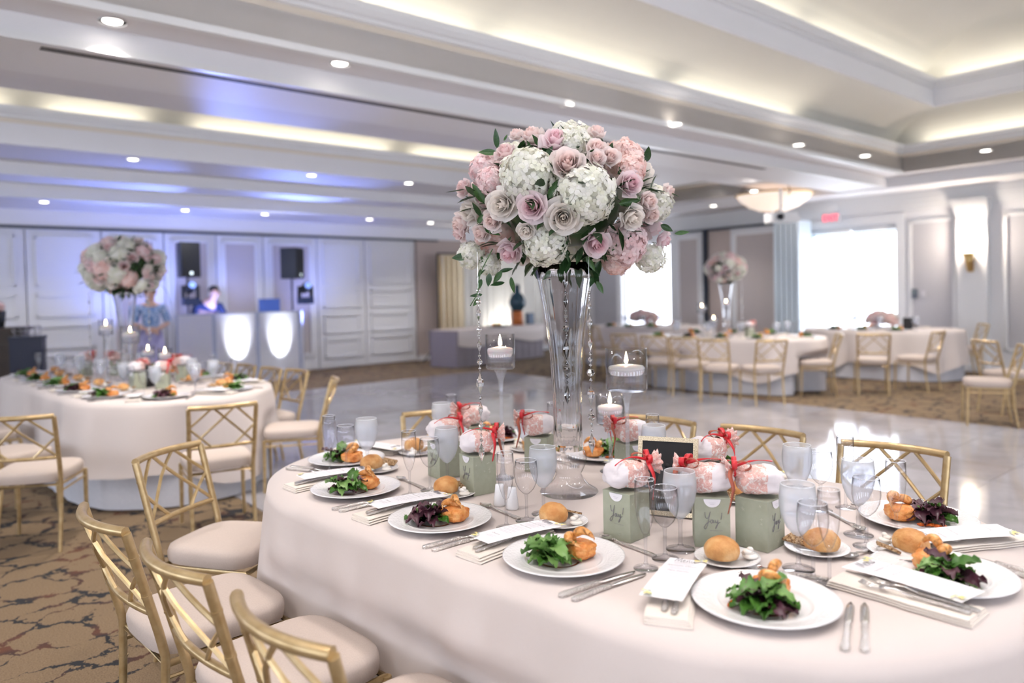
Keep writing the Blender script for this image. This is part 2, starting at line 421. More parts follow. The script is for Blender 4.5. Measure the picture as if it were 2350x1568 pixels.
# rolled blind at the head of the big window
for k, (a, b_) in enumerate(((wv[0] + .03, (wv[0] + wv[1]) / 2 - .02), ((wv[0] + wv[1]) / 2 + .02, wv[1] - .03))):
    o = thing('roller_blind', 'white roller blind rolled up at the head of the wide bright window', 'blind', R(UW + .05, (a + b_) / 2, wz1 - .09), TH, 'rolled blinds in the wide window')
    MB().tube([(0, (a - b_) / 2, .02), (0, (b_ - a) / 2, .02)], .045, 10).build('roll', GLOSSW, o, True)
    MB().box((0, 0, -.045), (.03, b_ - a, .03)).build('bottom_bar', mat('teal_bar', (.05, .28, .38), .4), o)
# wall panels with frames on the window wall
def wpanel(v0, v1, z0, z1, M=GREYW, u=UW):
    o = MB().bounds((u - .022, v0 + .05, z0 + .05), (u - .004, v1 - .05, z1 - .05)).build('wall_panel', M); o['kind'] = 'structure'; o.rotation_euler = (0, 0, TH)
    c = MB()
    for (a, b_, e, f_) in ((v0, v0 + .05, z0, z1), (v1 - .05, v1, z0, z1), (v0, v1, z0, z0 + .05), (v0, v1, z1 - .05, z1)): c.bounds((u - .045, a, e), (u, b_, f_))
    c.build('panel_moulding', GLOSSW, o)
v_c0, v_c1 = onu(2272, 600, UW)[0], onu(2203, 600, UW)[0]
zt = onu(2120, 505, UW)[1]
wpanel(onu(2195, 600, UW)[0], onu(2088, 600, UW)[0], .35, zt)
wpanel(onu(2470, 600, UW)[0], onu(2305, 600, UW)[0], .35, zt)
wpanel(-3, onu(2480, 600, UW)[0], .35, zt)
wpanel(onu(1420, 600, UW)[0], 13.4, .35, zt)
UP2 = UW - .35                                              # folding partition standing open along the wall
va, vb, vc, vd = [onu(x, 600, UP2)[0] for x in (1790, 1675, 1618, 1548)]
zt2 = onu(1715, 522, UP2)[1]
fp = struct('wall_partition', MB().bounds((UP2 + .03, va, 0), (UP2 + .09, vb, zt2)).bounds((UP2 + .03, vc + .05, 0), (UP2 + .09, vd, zt2)), PANW)
struct('trim_track', MB().bounds((UP2 - .02, va, zt2), (UP2 + .12, vd, zt2 + .05)).bounds((UP2 - .02, vc - .02, 0), (UP2 + .14, vc + .05, zt2)), MATS['track_black'])
wpanel(va + .08, vb - .1, .3, zt2 - .1, FABRIC, UP2 + .03)
wpanel(vc + .14, vd - .08, .3, zt2 - .1, FABRIC, UP2 + .03)
struct('wall_pier', MB().bounds((UP2 + .1, vb, 0), (UP2 + .16, vc, zt2)), MATS['taupe_wall'])
# stacked folding leaves beside the wide window
pv = sorted([onu(1792, 600, UP2 - .1)[0], onu(1852, 600, UP2 - .1)[0]])
stk = thing('folding_partition', 'pale blue white folding partition leaves stacked beside the wide bright window', 'partition', R(UP2 - .2, pv[0], 0), TH)
for k in range(5):
    w_ = (pv[1] - pv[0]) / 5
    MB().bounds((-.18, k * w_ + .012, .02), (.30, (k + 1) * w_ - .012, zt2 + .02)).build('leaf', mat('partition_leaf', (.62, .72, .80), .4), stk)
# pilaster with scalloped head
cz = onu(2235, 456, UW)[1]
pc = MB().bounds((UW - .16, v_c0, 0), (UW, v_c1, cz - .35))
pts = 9
for k in range(pts):
    t0, t1 = k / pts, (k + 1) / pts
    pc.bounds((UW - .16 - .16 * t1 ** 2.2, v_c0 - .05 * t1, cz - .35 + .35 * t0), (UW, v_c1 + .10 * t1 ** 2, cz - .35 + .35 * t1))
struct('wall_pilaster', pc, GLOSSW)
# crown along the window wall
cr = MB()
for k in range(4): cr.bounds((UW - .05 - .05 * k, -7, 2.80 + .08 * k), (UW, VW, 2.88 + .08 * k))
struct('trim_crown_wall', cr, GLOSSW)
# ---- walls behind the camera, with wide openings for daylight
for nm, a, b_ in (('wall_near', (-7.3, -7.3, 0), (UW + .3, -7, .5)), ('wall_near', (-7.3, -7.3, 2.75), (UW + .3, -7, 3.6)), ('wall_side', (-7.3, -7, 0), (-7, VW, .5)), ('wall_side', (-7.3, -7, 2.75), (-7, VW, 3.6))):
    struct(nm, MB().bounds(a, b_), PAINT)
q = MB()
for k in range(8): q.bounds((-7.3 + k * 3, -7.3, .5), (-5.7 + k * 3, -7, 2.75))
for k in range(7): q.bounds((-7.3, -7 + k * 3.4, .5), (-7, -5.2 + k * 3.4, 2.75))
struct('wall_piers', q, PAINT)
struct('ceiling', MB().bounds((-7.3, -7.3, 3.3), (UW + .3, -4.2, 3.6)), BEAM)
struct('ceiling', MB().bounds((-7.3, -7.3, 3.3), (-6.5, VW, 3.6)), BEAM)
# ---- fittings
def downlight(px, py, z, where, power=14):
    p = at(px, py, z)
    o = thing('recessed_downlight', 'round recessed downlight in the ' + where, 'downlight', p, 0, 'recessed ceiling downlights')
    MB().lathe([(.085, -.012), (.085, 0), (.06, 0), (.055, -.008)], 20).build('trim_ring', GLOSSW, o, True)
    MB().lathe([(0.001, -.004), (.06, -.004)], 20).build('lens', emit('lamp_lens', (1, .93, .84), 14), o)
    if power: spot('downlight_lamp', p + Vector((0, 0, -.03)), p + Vector((0, 0, -3)), power, (1, .93, .86), 110, .8, .06)
for p in ((258, 48), (780, 145), (1302, 239), (1550, 284), (1833, 332), (1985, 357)): downlight(*p, 3.30, 'soffit along the big ceiling recess', 160)
for p in ((305, 365), (715, 402), (938, 420)): downlight(*p, 3.30, 'far soffit of the narrow ceiling recess', 60)
for p in ((101, 463), (425, 482), (608, 491), (848, 503), (988, 511)): downlight(*p, 2.97, 'low soffit before the folding wall', 60)
downlight(2262, 345, 3.30, 'soffit at the end of the big ceiling recess', 60)
downlight(1637, 472, 3.12, 'low soffit before the windows', 50)
downlight(2295, 94, 4.95, 'raised middle of the big ceiling recess', 120)
for u in (-3.5, -.5, 2.5, 5.5, 8.5):                             # added unseen lamps that light the tables from above
    for v in (-1.2, 1.0, 3.0):
        p = R(u, v, 4.95)
        o = thing('recessed_downlight', 'added unseen downlight in the raised middle of the big ceiling recess', 'downlight', p, 0, 'recessed ceiling downlights')
        MB().lathe([(.085, -.012), (.085, 0), (.06, 0), (.055, -.008)], 20).build('trim_ring', GLOSSW, o, True)
        MB().lathe([(0.001, -.004), (.06, -.004)], 20).build('lens', MATS['lamp_lens'], o)
        spot('downlight_lamp', p + Vector((0, 0, -.03)), p + Vector((0, 0, -3)), 165, (1, .90, .845), 125, .9, .12)
# ================================================================== chairs
GOLD = noisemat('champagne_gold', [(.3, (.44, .31, .145)), (.7, (.58, .44, .245))], 25, .30, metal=.6)
CUSH = noisemat('cream_upholstery', [(.3, (.48, .405, .36)), (.7, (.53, .45, .40))], 220, .9)
def back_pt(x, z):
    """point of the raked, bowed back at lateral x and height z"""
    t = (z - .44) / .38
    return Vector((x * (1 + .04 * t), -.20 - .10 * t - .045 * (1 - (x / .19) ** 2) * max(0, min(1, t * 1.3)), z))
def make_chair(name, label, group):
    t = thing(name, label, 'chair', group=group)
    def p(mb, nm, M=GOLD): return mb.build(nm, M, t, True, angle=50)
    # cushion: rounded box, slightly narrower at the back
    def cu(u, v):
        a = 2 * PI * u; k = 4.5
        cx, sx = math.cos(a), math.sin(a)
        r = (abs(cx) ** k + abs(sx) ** k) ** (-1 / k)
        prof = [(.0, .405), (.90, .405), (.98, .412), (1.0, .43), (1.0, .455), (.97, .472), (.85, .482), (.5, .488), (.0, .49)]
        q, z = prof[min(int(round(v * 8)), 8)]
        y = r * sx * .215 * q
        return Vector((r * cx * (.205 + .012 * (y / .215)) * q, y, z))
    p(MB().sheet(cu, 40, 8, closeu=True), 'seat_cushion', CUSH)
    p(MB().tube([(-.19, .20, .395), (.19, .20, .395), (.185, -.195, .395), (-.185, -.195, .395)], .011, 6, closed=True), 'seat_frame')
    for s in (-1, 1):
        p(MB().tube([(s * .195, .20, .40), (s * .195, .202, .2), (s * .2, .205, 0)], [.014, .013, .011], 8), 'leg')
        p(MB().tube([(s * .185, -.24, 0), (s * .185, -.205, .22), (s * .188, -.198, .42)] + [back_pt(s * .19, z) for z in (.5, .6, .7, .815)], [.011, .013, .014, .014, .014, .014, .014], 8), 'leg')
        p(MB().tube([(s * .195, .20, .355), (s * .187, -.20, .355)], .006, 6), 'stretcher')
        for z in (.30, .62, .74):
            q = MB()
            c0, c1 = back_pt(s * .19, z - .003), back_pt(s * .19, z + .003)
            if z < .44: c0, c1 = Vector((s * .1865, -.2015, z - .003)), Vector((s * .1865, -.2015, z + .003))
            q.tube([c0, c1], .0155, 8); p(q, 'joint_ring')
    zt, zb = .82, .565
    p(MB().tube([back_pt(x * .019, zt) for x in range(-10, 11)], .0155, 8), 'top_rail')
    p(MB().tube([back_pt(x * .019, zb) for x in range(-10, 11)], .0115, 8), 'lower_rail')
    h = zt - zb; A = .19 / 3
    for s in (-1, 1):
        for x0, z0 in ((-A, zt), (A, zt), (-.19, zt - .127), ):
            x1 = x0 + (z0 - zb); z1 = zb
            if x1 > .19: z1 = z0 - (.19 - x0); x1 = .19
            p(MB().tube([back_pt(s * lerp(x0, x1, k / 5), lerp(z0, z1, k / 5)) for k in range(6)], .0075, 6), 'lattice_bar')
    return t
chair0 = make_chair('lattice_chair', '', 'gold lattice-back banquet chairs')
CHK = list(chair0.children)
first_chair = [True]
SEATS = []
def put_chair(pos, face, label, back=True):
    """pos: where the top rail's middle stands (plan), face: direction looked at"""
    f = Vector((face[0], face[1], 0)).normalized()
    c = Vector((pos[0], pos[1], 0)) + f * (.302 if back else 0)
    rz = math.atan2(-f.x, f.y); SEATS.append((c, f, Vector((f.y, -f.x, 0))))
    if first_chair[0]:
        first_chair[0] = False; o = chair0; o.location = c; o.rotation_euler = (0, 0, rz); o['label'] = label; return o
    o = chair0.copy(); COL.objects.link(o); o.location = c; o.rotation_euler = (0, 0, rz); o['label'] = label
    for ch in CHK:
        k = ch.copy(); COL.objects.link(k); k.parent = o
    return o
# ================================================================== tables
CLOTH = noisemat('ivory_tablecloth', [(.3, (.635, .565, .535)), (.7, (.655, .585, .555))], 500, .75, bump=.08, bscale=900)
SKIRT = noisemat('white_underskirt', [(.3, (.55, .55, .60)), (.7, (.59, .59, .63))], 40, .8)
TW = mat('plywood', (.45, .3, .16), .6)
STEELG = mat('grey_steel', (.3, .3, .31), .4, .8)
class Table:
    """round-ended banquet table; local +x along its length"""
    def __init__(s, c, ang, half, rad, z=.76):
        s.c, s.ang, s.half, s.rad, s.z = Vector((c[0], c[1], 0)), ang, half, rad, z
    def w(s, a, n, z=None):
        return s.c + Matrix.Rotation(s.ang, 3, 'Z') @ Vector((a, n, 0)) + Vector((0, 0, s.z if z is None else z))
    def rim(s, t, r=None):
        """outline point + outward normal; t in 0..1"""
        r = s.rad if r is None else r; L = 2 * (2 * s.half + PI * s.rad); d = (t % 1) * L; h, q = s.half, s.rad
        if d < 2 * h: return Vector((-h + d, -r)), Vector((0, -1))
        d -= 2 * h
        if d < PI * q: a = -PI / 2 + d / q; e = Vector((math.cos(a), math.sin(a))); return Vector((h, 0)) + e * r, e
        d -= PI * q
        if d < 2 * h: return Vector((h - d, r)), Vector((0, 1))
        d -= 2 * h; a = PI / 2 + d / q; e = Vector((math.cos(a), math.sin(a))); return Vector((-h, 0)) + e * r, e
def make_table(T, tl, cl, ul, seed, drop=.42, nu=168):
    t = thing('banquet_table', tl, 'table', T.c, T.ang)
    mb = MB().prism([tuple(T.rim(k / 48)[0] * .985) for k in range(48)], .02, TR(z=T.z - .034)); mb.build('table_top', TW, t)
    for a, n in ((-T.half, -.3), (-T.half, .3), (T.half, -.3), (T.half, .3)):
        MB().tube([(a, n, 0), (a, n, T.z - .034)], .016, 8).build('leg', STEELG, t, True)
    RZ = Matrix.Rotation(T.ang, 3, 'Z'); near = [q for q in SEATS if (q[0] - T.c).length < 3]
    rr = random.Random(seed); ph = [rr.uniform(0, 6.28) for _ in range(8)]
    def cloth(top, z0, lift, flare, amp, nf, dropf, lim):
        mb = MB(); rows = [(-1, 0)]
        def fn(u, v):
            p, nn = T.rim(u)
            if v <= .25:                                   # flat top in four rings
                k = v / .25; q = p * (.0 + k) if False else Vector((lerp(p.x * .0 + max(-T.half, min(T.half, p.x)), p.x, k), lerp(0, p.y, k)))
                return Vector((q.x, q.y, z0))
            k = (v - .25) / .75
            d = dropf(u); z = z0 - d * k
            w_ = sum(math.sin(2 * PI * u * f_ + ph[i]) * c for i, (f_, c) in enumerate(nf))
            out = lift * min(1, k * 8) + flare * k + amp * w_ * (k ** .8)
            if k < .08: z = z0 - (.004 if k > 0 else 0) - d * k
            q = Vector((p.x + nn.x * out, p.y + nn.y * out, z))
            if z < .60:                                    # the hanging cloth gives way to the seats pushed against it
                wq = T.c + RZ @ q
                for c, f, r in near:
                    e = wq - c; lx, ly = abs(e.dot(r)), e.dot(f)
                    if lx < .33 and ly < lim and ly > -.4:
                        k2 = (1 if lx < .225 else max(0, (.33 - lx) / .105)) * min(1, (.60 - z) / .08)
                        wq = wq + f * (lim - ly) * k2
                q = RZ.transposed() @ (wq - T.c); q.z = z
            return q
        mb.sheet(fn, nu, 20, closeu=True); return mb
    corner = lambda u: .13 * max(0, math.cos(2 * PI * (u * 4 + ph[7] / 6.28))) ** 2
    oc = cloth(True, T.z, .006, .05, .018 if seed == 3 else .030, [(9, .8), (14, .7), (23, .5), (5, .6), (31, .25)], lambda u: drop + corner(u) + .015 * math.sin(2 * PI * u * 9 + ph[0]), .236).build('tablecloth', CLOTH, None, True)
    oc.location = T.c; oc.rotation_euler = (0, 0, T.ang); tag(oc, cl, 'tablecloth', 'ivory tablecloths')
    uc = cloth(False, T.z - .006, -.03, .01, .008, [(12, .6), (19, .7), (33, .6), (7, .5), (45, .3)], lambda u: T.z - .016, .30).build('underskirt', SKIRT, None, True)
    uc.location = T.c; uc.rotation_euler = (0, 0, T.ang); tag(uc, ul, 'table skirt', 'white floor-length table skirts')
    return t
A45 = -PI / 4
def an(a, n): return Vector(((a + n) * .7071, (n - a) * .7071, 0))
T1 = Table(an(-1.687, 1.985), A45, .63, .75)
T2 = Table(an(-7.2, 2.25), A45, 1.1, .75)
T3 = Table((3.12, 11.2), math.radians(-36), .78, .75)
T4 = Table((6.05, 12.15), math.radians(-44), .45, .75)
T5 = Table((2.7, 14.75), math.radians(-40), .6, .75)
# ---- chairs in their places
nd = Vector((.7071, .7071))
put_chair((-1.257, 2.237), nd, 'gold lattice chair at the gift-box table, beside the one turned sideways')
put_chair((-.87, 1.862), nd, 'gold lattice chair between two others along the gift-box table')
put_chair((-.486, 1.49), nd, 'gold lattice chair at the gift-box table, farthest from its turned neighbour')
put_chair((-1.50, 3.20), (.95, -.26), 'gold lattice chair turned sideways, seat in view, at the rounded end of the gift-box table')
put_chair((1.52, 2.973), (-.68, -.73), 'gold lattice chair behind the gift-box table, last before its rounded end')
put_chair((1.13, 3.39), (-.68, -.73), 'gold lattice chair behind the gift-box table, between two others on the polished floor')
put_chair((.73, 3.72), (-.68, -.73), 'gold lattice chair behind the black-backed picture frame')
put_chair((-.418, 4.09), (.18, -.98), 'gold lattice chair behind the pile of ribboned pouches')
put_chair(at(512, 932, .82), (-.5, .85), 'gold lattice chair set squarely at the rounded end of the long table')
put_chair((-2.87, 4.25), (-.22, .97), 'gold lattice chair with its cream seat half pushed under the long cloth, beside the carpet')
put_chair((-3.55, 4.75), (.3, .95), 'gold lattice chair partly behind another at the long table before the DJ booth')
put_chair(an(-6.9, .98) + Vector((-.25, .1, 0)), (.7, .7), 'gold lattice chair farther along the carpet side of the long table')
put_chair(an(-8.75, 1.05), (.7, .7), 'gold lattice chair below the dark bar at the long table')
put_chair(at(762, 872, .82), (-.97, -.2), 'gold lattice chair seen edge-on, pulled out from the long table onto the polished floor')
for px, py in ((682, 852), (623, 847), (566, 840), (515, 836)):
    put_chair(at(px, py, .82), (-.72, -.69), 'gold lattice chair in the row between the long table and the DJ booth')
for px, py in ((1635, 781), (1568, 776), (1500, 772), (1430, 768)):
    put_chair(at(px, py, .82), (.55, .83), 'gold lattice chair in the row on the dance floor side of the far tall-bouquet table')
put_chair(at(1772, 782, .82), (-.12, .99), 'gold lattice chair at the rounded end of the far tall-bouquet table')
put_chair(at(1925, 768, .82), (-.97, .25), 'gold lattice chair turned sideways beside the far tall-bouquet table')
put_chair(at(1338, 760, .82), (.9, .4), 'gold lattice chair at the dim end of the far tall-bouquet table')
put_chair(at(2005, 768, .82), (.35, .93), 'gold lattice chair before the table at the wide bright window')
put_chair(at(2155, 762, .82), (-.6, .8), 'gold lattice chair at the cloth point of the table at the wide bright window')
put_chair((7.45, 11.7), (-.97, .2), 'gold lattice chair before the lit white pilaster')
put_chair(at(2258, 783, .82), (.97, .1), 'gold lattice chair standing alone on the carpet, turned away from the far tables')
put_chair(at(2345, 795, .82), (-.9, .42), 'gold lattice chair on the carpet, cut by the edge, facing the lone chair')
put_chair(at(1362, 749, .82), (.9, .3), 'gold lattice chair at the dim end of the table before the narrow window')
make_table(T1, 'round-ended banquet table under the cloth, set beneath the tall bouquet of sharp pink roses', 'ivory tablecloth carrying the sage green gift boxes and menus', 'white floor-length skirt under the cloth with the sage gift boxes', 3)
make_table(T2, 'long round-ended banquet table standing before the white DJ booth', 'ivory tablecloth on the long table before the white DJ booth', 'white floor-length skirt of the long table before the DJ booth', 5, .50)
make_table(T3, 'round-ended banquet table with a tall bouquet across the dance floor', 'ivory tablecloth under the tall bouquet across the dance floor', 'white skirt of the table across the dance floor with tall bouquet', 8, .46, 120)
make_table(T4, 'banquet table with a low pink bouquet before the wide bright window', 'ivory tablecloth on the table before the wide bright window', 'white skirt of the table before the wide bright window', 9, .5, 120)
make_table(T5, 'banquet table with a low bouquet before the narrow bright window', 'ivory tablecloth on the table before the narrow bright window', 'white skirt of the table before the narrow bright window', 10, .46, 120)
# ================================================================== tableware
CHINA = mat('white_china', (.83, .82, .83), .16, **{'Coat Weight': .4})
M = mat('embossed_china', (.83, .82, .83), .16, **{'Coat Weight': .4}); n, l, b = nodes(M)       # rim with a pressed wave pattern
tc = n.new('ShaderNodeTexCoord'); wv_ = n.new('ShaderNodeTexVoronoi'); wv_.inputs['Scale'].default_value = 130; l.new(tc.outputs['Object'], wv_.inputs['Vector'])
bp = n.new('ShaderNodeBump'); bp.inputs['Strength'].default_value = .35; bp.inputs['Distance'].default_value = .003; l.new(wv_.outputs['Distance'], bp.inputs['Height']); l.new(bp.outputs['Normal'], b.inputs['Normal'])
EMB = M
SILVER = noisemat('silver_cutlery', [(.3, (.72, .70, .68)), (.7, (.82, .80, .78))], 60, .18, metal=1.0)
ORNATE = noisemat('ornate_silver', [(.3, (.74, .71, .68)), (.7, (.84, .81, .78))], 60, .22, metal=1.0, bump=.9, bscale=260)
GLASS = thin_glass('clear_glass', (.975, .975, .985), boost=1.8, edge=.66)
RIM = mat('rim_highlight', (.85, .87, .92), .08, 0, **{'Specular IOR Level': .9})  # pale opaque ring paints the bright highlight along a glass lip
FROST = thin_glass('frosted_goblet', (.97, .98, 1), .27, (1, 1, 1))
STEM = thin_glass('stem_glass', (.95, .955, .97), boost=2.2, edge=.80)
WATER = thin_glass('iced_water', (.94, .96, 1), .16, (.97, .98, 1))
NAPK = noisemat('ivory_napkin', [(.3, (.76, .69, .62)), (.7, (.80, .73, .66))], 300, .85, bump=.15, bscale=700)
PAPER = mat('menu_paper', (.86, .85, .89), .7)
INK = mat('grey_ink', (.22, .21, .23), .7)
FAINT = mat('faint_ink', (.55, .53, .58), .7)
YEL = mat('printed_yellow', (.80, .70, .30), .7); GRN = mat('printed_sage', (.34, .42, .30), .7)
def mk_plate():
    t = thing('dinner_plate', '', 'plate')
    MB().lathe([(.001, .006), (.095, .006), (.100, .008), (.104, .012), (.106, .0125), (.110, .011), (.114, .0135), (.118, .0135)], 56).build('well', CHINA, t, True)
    MB().lathe([(.118, .0135), (.145, .0195), (.158, .0225), (.1625, .0225), (.1625, .0205), (.150, .0165), (.110, .004), (.085, 0), (.001, 0)], 56).build('rim', EMB, t, True)
    return t
def mk_bread():
    t = thing('bread_plate', '', 'plate')
    MB().lathe([(.001, .005), (.055, .005), (.06, .009)], 40).build('well', CHINA, t, True)
    MB().lathe([(.06, .009), (.082, .014), (.0845, .014), (.0845, .0125), (.06, .004), (.045, 0), (.001, 0)], 40).build('rim', EMB, t, True)
    return t
def foot(t, r, h, rs):
    MB().lathe([(.001, 0), (r, 0), (r, .0015), (r * .5, .004), (rs * 1.6, .009), (rs, .02), (rs, h * .8), (rs * 1.4, h)], 24).build('stem', STEM, t, True)
def ring(t, r, z): MB().tube([(r * math.cos(a), r * math.sin(a), z) for a in [2 * PI * i / 28 for i in range(28)]], .0007, 5, closed=True).build('rim', RIM, t, True)
def mk_flute():
    t = thing('champagne_flute', '', 'glass'); foot(t, .032, .088, .0042)
    MB().lathe([(.001, .086), (.009, .092), (.017, .115), (.023, .14), (.0262, .17), (.0265, .20), (.0255, .232), (.0245, .232), (.0255, .20)], 28).build('bowl', GLASS, t, True); ring(t, .025, .232); return t
def mk_wine():
    t = thing('wine_glass', '', 'glass'); foot(t, .036, .085, .0045)
    MB().lathe([(.001, .083), (.012, .088), (.025, .102), (.034, .122), (.0375, .145), (.0365, .17), (.034, .192), (.033, .192), (.0355, .17)], 30).build('bowl', GLASS, t, True); ring(t, .0335, .192); return t
def mk_goblet():
    t = thing('water_goblet', '', 'glass'); foot(t, .040, .085, .0055)
    MB().lathe([(.001, .083), (.014, .090), (.029, .108), (.040, .135), (.0455, .162), (.0455, .188), (.042, .218), (.041, .218), (.0445, .188)], 32).build('bowl', FROST, t, True)
    MB().lathe([(.001, .088), (.013, .094), (.028, .111), (.0385, .136), (.044, .162), (.044, .188), (.0425, .204), (.001, .205)], 28).build('iced_water', WATER, t, True); ring(t, .0415, .218)
    for k in range(5): MB().box((0, 0, 0), (.02, .018, .016), TR(.018 * math.cos(k * 1.9), .018 * math.sin(k * 1.9), .165 + .009 * k, k, k * .7, k)).build('ice_cube', thin_glass('ice', (.95, .97, 1), .25, (1, 1, 1), 1.5), t)
    return t
def flatbar(prof, th, M=None):
    """flat bar outline from (y, halfwidth, z) rows"""
    mb = MB(); vs = []; fs = []
    for y, w_, z in prof: vs += [(-w_, y, z - th / 2), (w_, y, z - th / 2), (w_ * .7, y, z + th / 2), (-w_ * .7, y, z + th / 2)]
    for i in range(len(prof) - 1):
        for j in range(4): fs.append((i * 4 + j, i * 4 + (j + 1) % 4, i * 4 + 4 + (j + 1) % 4, i * 4 + 4 + j))
    fs += [(3, 2, 1, 0), tuple(len(vs) - 4 + j for j in range(4))]
    return mb.add(vs, fs, M)
HANDLE = [(-.125, .004, .004), (-.12, .009, .004), (-.105, .0105, .0045), (-.085, .008, .005), (-.05, .0065, .006), (-.02, .0062, .006), (-.005, .0075, .006), (0, .0055, .006)]
def mk_knife():
    t = thing('table_knife', '', 'knife')
    flatbar(HANDLE, .008).build('handle', ORNATE, t, True)
    flatbar([(0, .005, .006), (.02, .0085, .005), (.08, .0095, .004), (.11, .008, .003), (.125, .002, .003)], .0022).build('blade', SILVER, t, True); return t
def mk_fork():
    t = thing('table_fork', '', 'fork')
    flatbar([(y, w_ * .8, z) for y, w_, z in HANDLE], .004).build('handle', ORNATE, t, True)
    flatbar([(0, .0042, .006), (.03, .004, .012), (.05, .011, .010), (.06, .0125, .008)], .0025).build('neck', SILVER, t, True)
    for k in range(4):
        x = -.0102 + k * .0068; flatbar([(.058, .0022, .008), (.085, .002, .006), (.105, .0012, .011)], .002, TR(x=x)).build('tine', SILVER, t, True)
    return t
def mk_spoon():
    t = thing('dessert_spoon', '', 'spoon')
    flatbar([(y, w_ * .8, z) for y, w_, z in HANDLE] + [(.03, .0035, .011), (.04, .005, .008)], .004).build('handle', ORNATE, t, True)
    MB().sheet(lambda u, v: Vector(((u - .5) * 2 * .0185 * math.sin(PI * (.06 + .94 * v) ** .8) * 1.0, .036 + v * .055, .004 + .006 * ((2 * u - 1) ** 2 * math.sin(PI * v) + (2 * v - 1) ** 2))), 8, 8).build('bowl', SILVER, t, True); return t
def mk_napkin():
    t = thing('folded_napkin', '', 'napkin')
    def slab(w_, L, z0, th, sk, nm):
        def f(u, v):
            a = 2 * PI * u; k = 4; c, s_ = math.cos(a), math.sin(a); r = (abs(c) ** k + abs(s_) ** k) ** (-1 / k)
            y = (v - .5) * L; wob = .0016 * math.sin(y * 31 + sk * 9) + .001 * math.sin(y * 67)
            return Vector((r * c * w_ / 2 + sk + wob, y, z0 + th / 2 + r * s_ * th / 2))
        mb = MB().sheet(f, 24, 18, closeu=True); o = len(mb.v); mb.f += [tuple(range(24))[::-1], tuple(o - 24 + i for i in range(24))]
        return mb.build(nm, NAPK, t, True, angle=60)
    slab(.105, .31, 0, .006, 0, 'fold'); slab(.100, .305, .006, .006, -.002, 'fold'); slab(.094, .30, .012, .006, -.004, 'fold')
    return t
def strokes(lines, r, M, parent, nm, T=None, n=5):
    for pts in lines:
        c = crv([(x, y, 0) for x, y in pts], n) if len(pts) > 2 else [Vector((x, y, 0)) for x, y in pts]
        MB().tube([T @ p for p in c] if T else c, r, 5).build(nm, M, parent, True)
MENU_S = [[(0, .1), (.12, .9), (.2, .25), (.38, .95), (.40, .2), (.48, .12)], [(.52, .3), (.66, .45), (.6, .6), (.52, .35), (.62, .12), (.74, .2)], [(.78, .55), (.80, .15), (.86, .45), (.95, .55), (.98, .15), (1.05, .18)], [(1.10, .55), (1.10, .2), (1.2, .15), (1.28, .5), (1.3, .15), (1.4, .3)]]
def mk_menu():
    t = thing('menu_card', '', 'menu')
    W_, L_ = .098, .285
    MB().sheet(lambda u, v: Vector(((u - .5) * W_, (v - .5) * L_, .004 * math.sin(PI * v))), 4, 10).build('card', PAPER, t)
    z = lambda y: .0052 + .004 * math.sin(PI * (y / L_ + .5))
    strokes(MENU_S, .0006, INK, t, 'title_stroke', Matrix.Translation((-.026, .092, z(.1))) @ Matrix.Scale(.037, 4), 4)
    for y, tx in ((.062, 'Appetizer Course'), (.020, 'Main Entrees'), (-.085, 'Dessert')):
        me = textmesh(tx, .0105, .35); obj('heading', me, INK, t, (0, y, z(y) - .0008))
    for y, w_ in ((.081, .05), (.075, .04), (.05, .062), (.043, .05), (.036, .058), (.006, .066), (-.001, .05), (-.012, .064), (-.019, .056), (-.030, .066), (-.037, .06), (-.048, .062), (-.055, .05), (-.098, .05), (-.105, .04)):
        MB().box((0, y, z(y) - .0008), (w_, .0012, .0002)).build('print_line', FAINT, t)
    rr = random.Random(4)
    for sx, sy in ((1, 1), (-1, -1)):
        for k in range(9):
            a = rr.uniform(0, 6.28); x, y = sx * (W_ / 2 - rr.uniform(.004, .030)), sy * (L_ / 2 - rr.uniform(.004, .024))
            q = MB().add([(math.cos(p) * (.0085 if k % 3 else .006), math.sin(p) * .0035, 0) for p in [i * PI / 4 for i in range(8)]], [tuple(range(8))], TR(x, y, z(y) - .0006, rz=a))
            q.build('printed_petal' if k % 3 else 'printed_leaf', YEL if k % 3 else GRN, t)
    return t
# ---- food
CRUST = noisemat('bread_crust', [(.35, (.50, .21, .055)), (.52, (.62, .32, .11)), (.7, (.74, .47, .22))], 22, .55, 5, bump=.35, bscale=120)
CRUMB = mat('bread_underside', (.78, .60, .38), .8)
CAKE = noisemat('orange_cake', [(.35, (.55, .16, .03)), (.5, (.70, .26, .06)), (.68, (.80, .40, .14))], 45, .42, 5, bump=.6, bscale=90)
SHRIMP = noisemat('grilled_shrimp', [(.34, (.22, .09, .02)), (.46, (.62, .26, .06)), (.62, (.80, .44, .18)), (.78, (.86, .62, .40))], 30, .35, 5, distortion=1.5)
RELISH = noisemat('red_relish', [(.3, (.55, .07, .01)), (.7, (.75, .20, .03))], 120, .2, bump=.8, bscale=160)
BALS = mat('balsamic', (.09, .022, .008), .15)
BUTTER = mat('whipped_butter', (.86, .82, .76), .5)
SEED = noisemat('seeded_cracker', [(.38, (.13, .06, .02)), (.5, (.38, .22, .10)), (.62, (.62, .45, .27))], 170, .8, 2, bump=.5)
LG = [noisemat('lettuce_green', [(.3, (.03, .11, .012)), (.7, (.10, .25, .04))], 18, .35), noisemat('lettuce_pale', [(.3, (.10, .24, .05)), (.7, (.24, .40, .12))], 18, .4), noisemat('lettuce_purple', [(.3, (.025, .010, .018)), (.7, (.11, .03, .05))], 18, .35)]
def nz3(p, s): return noise.noise(Vector(p) * s)
